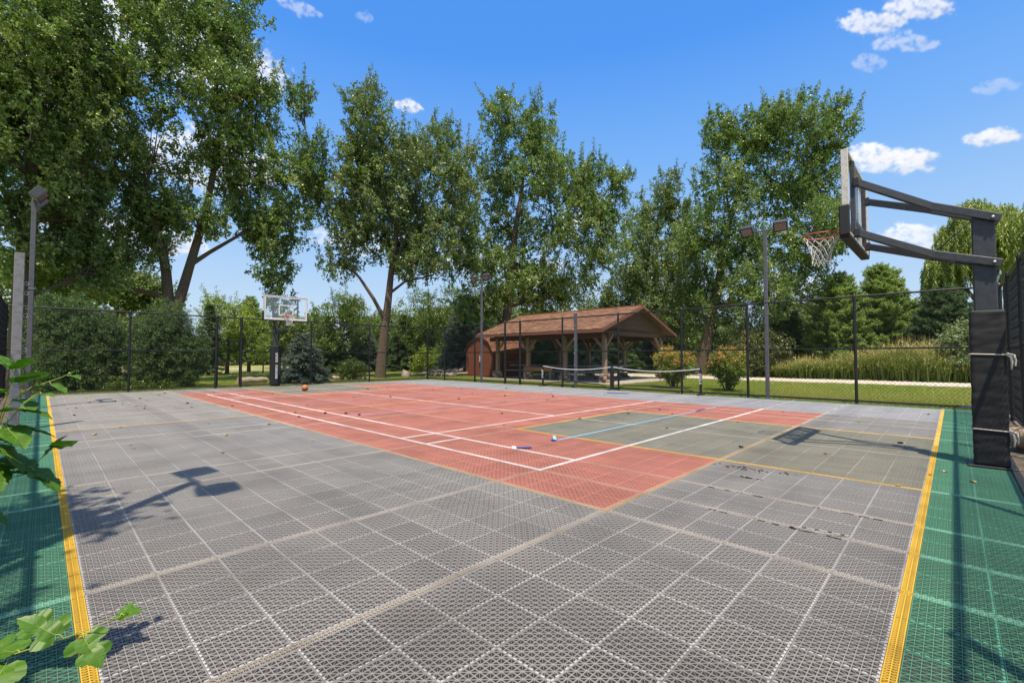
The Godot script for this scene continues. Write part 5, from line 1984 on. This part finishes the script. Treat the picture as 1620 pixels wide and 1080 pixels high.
func reeds() -> void:
	rng.seed = 51
	var mb := MB.new()
	for i in 12:
		var a := rng.randf() * TAU
		var b := Vector3(cos(a), 0, sin(a)) * rng.randf() * 0.22
		var lean := Vector3(cos(a), 0, sin(a)) * rng.randf_range(0.05, 0.55)
		var h := rng.randf_range(0.9, 2.1)
		var s := Vector3(-sin(a), 0, cos(a)) * rng.randf_range(0.010, 0.018)
		var p1 := b + lean * 0.25 + Vector3(0, h * 0.5, 0)
		var p2 := b + lean + Vector3(0, h, 0)
		var dry := rng.randf() < 0.3
		var tn := rng.randf_range(0.6, 1.0)
		mb.col = Color(0.5, 0.42, 0.2) if dry else Color(0.26 * tn, 0.34 * tn, 0.09 * tn)
		mb.quad(b - s, b + s, p1 + s * 0.8, p1 - s * 0.8)
		mb.tri(p1 - s * 0.8, p1 + s * 0.8, p2)
		for k in 3:
			var u := rng.randf_range(0.3, 0.9)
			var st := b.lerp(p2, u)
			var aa := rng.randf() * TAU
			var en := st + Vector3(cos(aa) * 0.3, 0.22, sin(aa) * 0.3)
			var ss := Vector3(-sin(aa), 0, cos(aa)) * 0.014
			mb.tri(st - ss, st + ss, en)
		if rng.randf() < 0.25:
			mb.col = Color(0.62, 0.5, 0.33)
			for k in 5:
				mb.tri(p2, p2 + ru() * 0.05, p2 + Vector3(rng.randf_range(-0.06, 0.06), 0.2, rng.randf_range(-0.06, 0.06)))
	var m := mb.mesh(M.blade)
	var xf := []
	var cols := []
	var nz := FastNoiseLite.new()
	nz.frequency = 0.16
	nz.seed = 6
	for i in 3400:
		var z := rng.randf_range(-11.5, 4.0)
		var x := 33.4 + rng.randf() * 3.6 + 0.25 * sin(z * 1.1)
		var tall := 0.85 + 0.55 * nz.get_noise_2d(x * 1.3, z) + 0.035 * (z + 4.0)
		if nz.get_noise_2d(x * 2.0 + 50.0, z * 2.0) < -0.35: continue
		xf.append(Transform3D(Basis(Vector3.UP, rng.randf() * TAU).scaled(Vector3(1.2, tall * rng.randf_range(0.7, 1.2), 1.2)), Vector3(x, -0.05, z)))
		cols.append(Color(0.8, 0.85, 0.8).lerp(Color(1.2, 1.1, 1.0), rng.randf()))
	tag(many("reeds", m, xf, cols), "tall green reeds along the far side of the driveway", "reeds")

func vegetation() -> void:
	clumps.cot = leaf_clump(44, 0.46, 0.135, 0.125, 0.35, M.leaf, 201)
	clumps.mid = leaf_clump(34, 0.5, 0.14, 0.11, 0.35, M.leaf, 202)
	clumps.far = leaf_clump(30, 0.75, 0.24, 0.2, 0.35, M.leaf, 203)
	clumps.shrub = leaf_clump(26, 0.17, 0.075, 0.04, 0.5, M.leaf, 204)
	clumps.cedar = leaf_clump(60, 0.2, 0.085, 0.022, 0.2, M.needle, 205, 0.1)
	clumps.spruce = spray_mesh(14, 0.46, 0.26, M.needle, 206, 0.3)
	clumps.pine = spray_mesh(12, 0.42, 0.34, M.needle, 207, -0.25)
	for i in TREES.size(): tree(TREES[i], 300 + i)
	for i in CONIFERS.size(): conifer(CONIFERS[i], 400 + i)
	willow()
	# clipped dark evergreens against the far fence
	var dark := [Color(0.05, 0.10, 0.028), Color(0.11, 0.175, 0.05)]
	bush("arborvitae", "wide dark evergreen at the far left behind the fence", "shrub", Vector3(0.95, -0.05, -24.4), [[-0.6, 1.2, 0, 1.0, 1.4, 1.0], [0.45, 1.3, 0.1, 1.0, 1.5, 1.0], [0.0, 2.5, 0, 1.0, 1.2, 0.9], [-0.7, 2.9, -0.2, 0.7, 1.0, 0.7], [0.7, 2.2, 0, 0.75, 1.1, 0.8]], 130.0, "cedar", dark, 501, 5, "dark evergreens along the far fence")
	bush("arborvitae", "wide dark evergreen in front of the forked trunk", "shrub", Vector3(3.7, -0.05, -24.4), [[-0.6, 1.2, 0, 0.95, 1.4, 1.0], [0.5, 1.2, 0.1, 1.0, 1.4, 1.0], [0.15, 2.6, 0, 0.85, 1.3, 0.9], [0.95, 1.6, 0, 0.65, 1.2, 0.7], [-0.5, 2.2, 0, 0.8, 1.1, 0.8]], 130.0, "cedar", dark, 502, 5, "dark evergreens along the far fence")
	var burn := [Color(0.13, 0.18, 0.03), Color(0.24, 0.27, 0.055)]
	var tip := [Color(0.46, 0.25, 0.08), Color(0.42, 0.34, 0.08)]
	bush("burning_bush", "orange-tipped bush left of the net post behind the fence", "bush", Vector3(18.2, -0.05, -8.35), [[-0.25, 1.05, 0, 0.6, 0.55, 0.6], [0.3, 1.1, 0.2, 0.6, 0.5, 0.6], [0.0, 1.35, -0.2, 0.6, 0.4, 0.6], [0, 0.7, 0, 0.45, 0.45, 0.45]], 190.0, "shrub", burn, 503, 9, "orange-tipped bushes by the pavilion", tip)
	bush("burning_bush", "orange-tipped bush right of the net post behind the fence", "bush", Vector3(18.1, -0.05, -6.15), [[-0.2, 1.0, 0.25, 0.6, 0.55, 0.6], [0.25, 1.05, -0.25, 0.6, 0.5, 0.6], [0.0, 1.3, 0.0, 0.62, 0.42, 0.62], [0, 0.65, 0, 0.42, 0.42, 0.42]], 190.0, "shrub", burn, 504, 9, "orange-tipped bushes by the pavilion", tip)
	bush("shrub", "loose green shrub on the lawn left of the leaning trunk", "shrub", Vector3(12.3, -0.05, -24.7), [[-0.3, 0.55, 0, 0.5, 0.5, 0.5], [0.35, 0.6, 0, 0.5, 0.55, 0.5], [0.05, 0.9, 0.1, 0.45, 0.45, 0.45]], 110.0, "shrub", [Color(0.06, 0.10, 0.02), Color(0.12, 0.16, 0.035)], 505, 9)
	bush("shrub", "olive shrub beyond the driveway behind the right floodlight", "shrub", Vector3(34.2, -0.05, -9.8), [[-0.6, 1.4, 0, 1.2, 1.3, 1.2], [0.4, 1.8, 0.9, 1.2, 1.4, 1.2], [0.3, 2.4, -0.6, 0.9, 1.0, 0.9]], 50.0, "mid", [Color(0.085, 0.11, 0.03), Color(0.16, 0.17, 0.055)], 506, 7)
	bush("hedge", "low clipped bright green hedge beyond the lawn behind the brush pile", "hedge", Vector3(25.2, -0.05, -33.6), [[-2.4, 0.9, 1.3, 1.3, 0.9, 0.9], [-0.8, 1.0, 0.4, 1.3, 0.9, 0.9], [0.8, 0.95, -0.4, 1.3, 0.9, 0.9], [2.4, 0.9, -1.3, 1.3, 0.9, 0.9]], 45.0, "mid", [Color(0.17, 0.24, 0.03), Color(0.27, 0.33, 0.05)], 507, 7)
	bush("shrub", "yellow-green weeds at the foot of the dark evergreens", "shrub", Vector3(2.5, -0.05, -23.35), [[-0.5, 0.18, 0, 0.4, 0.25, 0.2], [0.3, 0.22, 0, 0.5, 0.28, 0.2], [1.1, 0.15, 0, 0.4, 0.2, 0.2]], 120.0, "shrub", [Color(0.10, 0.16, 0.025), Color(0.2, 0.24, 0.05)], 508, 5)
	bush("shrub", "brown-leaved low shrub at the right foot of the blue spruce", "shrub", Vector3(10.6, -0.05, -24.9), [[0, 0.4, 0, 0.45, 0.4, 0.4], [0.3, 0.6, 0, 0.3, 0.3, 0.3]], 90.0, "shrub", [Color(0.12, 0.07, 0.035), Color(0.09, 0.11, 0.03)], 509, 5)
	bush("shrub", "white-flecked green shrub under the dark pine by the padded post", "shrub", Vector3(34.0, -0.05, 0.2), [[0, 1.6, 0, 0.8, 1.2, 0.8], [0.2, 2.6, 0.3, 0.5, 0.8, 0.5]], 45.0, "mid", [Color(0.13, 0.19, 0.05), Color(0.3, 0.34, 0.2)], 510, 5)
	reeds()
	# mulberry outside the left fence: its shoots reach into the picture, its crown shades the green strip
	bush("mulberry_tree", "leafy mulberry outside the fence left of the picture, shading the green strip", "tree", Vector3(-1.9, -0.05, -2.6), [[0.25, 5.7, -0.5, 0.5, 0.6, 0.6], [0.3, 5.2, -1.5, 0.45, 0.5, 0.5], [-0.3, 5.4, 0.7, 0.5, 0.5, 0.6], [-0.6, 4.4, 0, 0.8, 0.9, 1.0], [-0.6, 3.2, 0.6, 0.6, 0.7, 0.8]], 20.0, "mid", [Color(0.09, 0.17, 0.02), Color(0.15, 0.24, 0.03)], 511, 14)
	# the wood that closes the view far behind the lawn
	rng.seed = 61
	var xf := []
	var cols := []
	for i in 9000:
		var az := deg_to_rad(rng.randf_range(-8.0, 106.0))
		var d := rng.randf_range(84.0, 110.0)
		var top := 6.0 + 2.2 * sin(az * 23.0) + 1.6 * sin(az * 51.0 + 1.0) + 1.2 * sin(az * 97.0)
		var y := top * pow(rng.randf(), 0.6)
		xf.append(Transform3D(rb().scaled(Vector3.ONE * rng.randf_range(1.6, 2.6)), Vector3(sin(az) * d, y, -cos(az) * d)))
		cols.append(leaf_tone("far"))
	tag(many("distant_wood", clumps.far, xf, cols), "far-off wood closing the view behind the lawn", "wood")


# ------------------------------------------------------------------ mulberry shoots in the foreground
func mulberry_leaf(sd: int, lobed: bool) -> ArrayMesh:
	rng.seed = sd
	var mb := MB.new()
	var half := [[0.0, 0.0], [0.16, -0.1], [0.3, -0.08], [0.42, 0.06], [0.5, 0.22], [0.46, 0.36], [0.36, 0.44], [0.38, 0.56], [0.32, 0.68], [0.22, 0.8], [0.1, 0.93], [0.0, 1.06]]
	if lobed:
		half = [[0.0, 0.0], [0.14, -0.1], [0.3, -0.1], [0.46, 0.0], [0.54, 0.16], [0.45, 0.26], [0.26, 0.28], [0.2, 0.36], [0.36, 0.44], [0.44, 0.58], [0.36, 0.72], [0.22, 0.76], [0.14, 0.86], [0.0, 1.06]]
	for s: float in [-1.0, 1.0]:
		var edge := []
		for i in half.size() - 1:
			for k in 3:
				var t := k / 3.0
				var p := Vector2(lerpf(half[i][0], half[i + 1][0], t), lerpf(half[i][1], half[i + 1][1], t))
				if k == 1 and i > 0: p += Vector2(0.022, 0.012)
				edge.append(p)
		edge.append(Vector2(0, 1.06))
		var wob := rng.randf_range(0, 6.0)
		var lift := func(p: Vector2) -> Vector3:
			var z := 0.22 * p.x - 0.16 * (p.y - 0.4) * (p.y - 0.4) + 0.03 * sin(p.y * 11.0 + p.x * 9.0 + wob) * p.x * 3.0 - 0.2 * p.x * p.x
			return Vector3(p.x * s, z, -p.y)
		for i in edge.size() - 1:
			var a: Vector2 = edge[i]
			var b: Vector2 = edge[i + 1]
			var ma := Vector2(0, clampf(a.y * 0.8 + 0.1, 0.0, 1.0))
			var mb2 := Vector2(0, clampf(b.y * 0.8 + 0.1, 0.0, 1.0))
			var g := rng.randf_range(0.9, 1.1)
			mb.col = Color(0.07 * g, 0.165 * g, 0.01 * g)
			var ha := a * 0.55 + ma * 0.45
			var hb := b * 0.55 + mb2 * 0.45
			mb.face([lift.call(ma), lift.call(ha), lift.call(hb), lift.call(mb2)], Vector3.UP)
			mb.face([lift.call(ha), lift.call(a), lift.call(b), lift.call(hb)], Vector3.UP)
		mb.col = Color(0.17, 0.28, 0.04)
		for v: Array in [[0.02, 0.42, 0.2], [0.12, 0.4, 0.5], [0.3, 0.3, 0.66], [0.5, 0.2, 0.8]]:
			mb.tube([lift.call(Vector2(0.002, v[0])) + Vector3(0, 0.004, 0), lift.call(Vector2(v[1] * 0.5, lerpf(v[0], v[2], 0.5))) + Vector3(0, 0.003, 0), lift.call(Vector2(v[1] * 0.95, v[2])) + Vector3(0, 0.002, 0)], [0.007, 0.005, 0.002], 4, false)
	mb.col = Color(0.25, 0.36, 0.06)
	mb.tube([Vector3(0, -0.02, 0), Vector3(0, 0.005, -0.4), Vector3(0, -0.05, -0.98)], [0.01, 0.008, 0.003], 4, false)
	return mb.mesh(M.mulberry)

func mulberry() -> void:
	var o := thing("mulberry_shoot", "bright green mulberry shoots reaching in from the left edge", "plant", Vector3(-0.74, -0.03, -2.3))
	var lm := [mulberry_leaf(1, false), mulberry_leaf(2, true), mulberry_leaf(3, false), mulberry_leaf(4, true)]
	rng.seed = 8
	# shoots in the plant's own axes: line of points, then leaves [t along, yaw, pitch, roll, size, kind]
	var shoots := SHOOTS
	for s: Array in shoots:
		var c := Curve3D.new()
		var pts: Array = s[0]
		for i in pts.size():
			var a: Array = pts[maxi(i - 1, 0)]
			var b: Array = pts[mini(i + 1, pts.size() - 1)]
			var t := (Vector3(b[0], b[1], b[2]) - Vector3(a[0], a[1], a[2])) / 6.0
			c.add_point(Vector3(pts[i][0], pts[i][1], pts[i][2]), -t, t)
		var line := []
		var r := []
		for i in 25:
			line.append(c.sample_baked(c.get_baked_length() * i / 24.0))
			r.append(lerpf(float(s[1]), 0.0012, i / 24.0))
		var mb := MB.new()
		mb.col = Color(0.24, 0.30, 0.05)
		mb.tube(line, r, 7)
		var stem := obj("stem", mb, M.stem, o)
		for l: Array in s[2]:
			var p: Vector3 = c.sample_baked(c.get_baked_length() * l[0])
			var b := Basis(Vector3.UP, deg_to_rad(l[1])) * Basis(Vector3.RIGHT, deg_to_rad(l[2])) * Basis(Vector3.BACK, deg_to_rad(l[3]))
			var size: float = l[4] * 0.88
			var q := p + b * Vector3(0, 0, -0.22 * size)
			var pb := MB.new()
			pb.col = Color(0.26, 0.33, 0.06)
			pb.tube([p, p.lerp(q, 0.5) + Vector3(0, 0.006, 0), q], [0.0018, 0.0015, 0.0014], 5)
			obj("petiole", pb, M.stem, stem)
			put("leaf", lm[int(l[5])], o, Transform3D(b.scaled_local(Vector3.ONE * size), q))

const SHOOTS := [
	[[[0, 0, 0], [0.22, 0.16, -0.3], [0.42, 0.2, -0.22], [0.59, 0.305, 0.01], [0.675, 0.394, 0.174], [0.807, 0.468, 0.343], [0.895, 0.504, 0.407], [0.93, 0.515, 0.42]], 0.006,
		[[0.56, 40, 10, 20, 0.11, 1], [0.66, 70, 25, -10, 0.115, 0], [0.72, -20, 20, 20, 0.10, 3], [0.78, 150, -30, 10, 0.145, 2], [0.8, 30, -5, 0, 0.12, 2], [0.9, 60, 35, 30, 0.125, 1], [0.93, -150, -45, -20, 0.115, 3], [0.98, -100, 10, 10, 0.07, 0], [1.0, -135, 15, -20, 0.06, 2], [1.0, -60, 30, 0, 0.045, 0], [0.62, 170, -35, 0, 0.11, 0]]],
	[[[0, 0, 0], [0.1, 0.4, -0.5], [0.36, 0.76, -0.72], [0.574, 0.871, -0.41], [0.642, 0.893, -0.295], [0.725, 0.912, -0.18], [0.775, 0.972, -0.155]], 0.006,
		[[0.86, 140, -20, 0, 0.11, 2], [0.9, -140, -10, 10, 0.15, 0], [0.95, -120, -45, 0, 0.13, 2], [0.98, -80, 50, 20, 0.09, 0], [1.0, -130, 20, 20, 0.09, 2], [0.78, 100, -15, 0, 0.12, 1]]],
	[[[0, 0, 0], [0.2, 0.4, -0.4], [0.447, 0.6, -0.5], [0.579, 0.86, -0.333], [0.64, 1.098, -0.23], [0.662, 1.21, -0.202], [0.671, 1.27, -0.189]], 0.0075,
		[[0.62, -150, -20, 0, 0.15, 2], [0.68, -120, -35, 10, 0.16, 0], [0.72, 160, -30, 0, 0.16, 2], [0.76, -170, -25, -15, 0.15, 0], [0.8, -130, -15, 0, 0.17, 2], [0.84, 130, -10, 10, 0.14, 0], [0.88, -100, -20, 10, 0.15, 2], [0.91, -150, 5, 0, 0.15, 0], [0.95, 120, 15, 0, 0.12, 2], [0.97, -120, 20, 10, 0.12, 0], [1.0, 60, 45, 0, 0.09, 2], [1.0, -140, 35, 0, 0.08, 0], [0.86, 40, 0, 0, 0.14, 1], [0.7, 90, -30, 0, 0.15, 1]]],
	[[[0.5, 0.75, -0.42], [0.608, 0.95, -0.328], [0.653, 1.14, -0.272], [0.718, 1.206, -0.231], [0.785, 1.233, -0.217], [0.816, 1.252, -0.213]], 0.004,
		[[0.55, -150, -40, 0, 0.09, 2], [0.66, -60, -20, 0, 0.06, 0], [0.74, -140, -25, 0, 0.085, 2], [0.84, -70, 10, 0, 0.045, 0], [0.9, -130, -30, 0, 0.075, 2], [1.0, -140, -20, 0, 0.05, 0], [1.0, -80, 30, 0, 0.03, 2]]],
	[[[0.52, 0.82, -0.36], [0.597, 0.965, -0.237], [0.659, 1.081, -0.154], [0.704, 1.158, -0.132], [0.735, 1.185, -0.156]], 0.004,
		[[0.4, -150, -45, 0, 0.15, 0], [0.55, -120, -50, 10, 0.14, 2], [0.7, -150, -35, 0, 0.12, 0], [0.85, -110, -25, 0, 0.09, 2], [1.0, -140, -10, 0, 0.06, 0]]]]


func _ready() -> void:
	make_light()
	make_materials()
	ground()
	court()
	fences()
	pavilion()
	shed()
	for q: Array in [
		[Vector3(15.82, 0.0, -4.2), PI, "grey floodlight pole at the long fence near the padded hoop"],
		[Vector3(15.62, 0.0, -17.3), PI, "grey floodlight pole at the long fence in front of the shed"],
		[Vector3(-0.22, -0.03, -16.6), 0.0, "grey floodlight pole at the far left beside the tall net post"],
		[Vector3(-0.34, -0.03, -4.15), 0.0, "floodlight pole left of the picture whose shadow falls on the grey tiles"]]:
		lamp(q[0], q[1], q[2])
	net_post(Vector3(-0.31, -0.03, -11.8), 0.0, M.pole_light, "tall square grey net post with rings at the left edge")
	net_post(Vector3(15.88, 0.0, -11.6), PI, M.pole, "tall square grey net post in front of the pavilion")
	low_net(Vector3(15.55, 0.0, -13.15), Vector3(15.62, 0.0, -9.7), "sagging portable net nearer the shed along the long fence", true)
	low_net(Vector3(15.62, 0.0, -9.62), Vector3(15.5, 0.0, -6.15), "sagging portable net nearer the right floodlight along the long fence", false)
	near_hoop()
	far_hoop()
	ball()
	yard_things()
	vegetation()
	mulberry()
	litter()
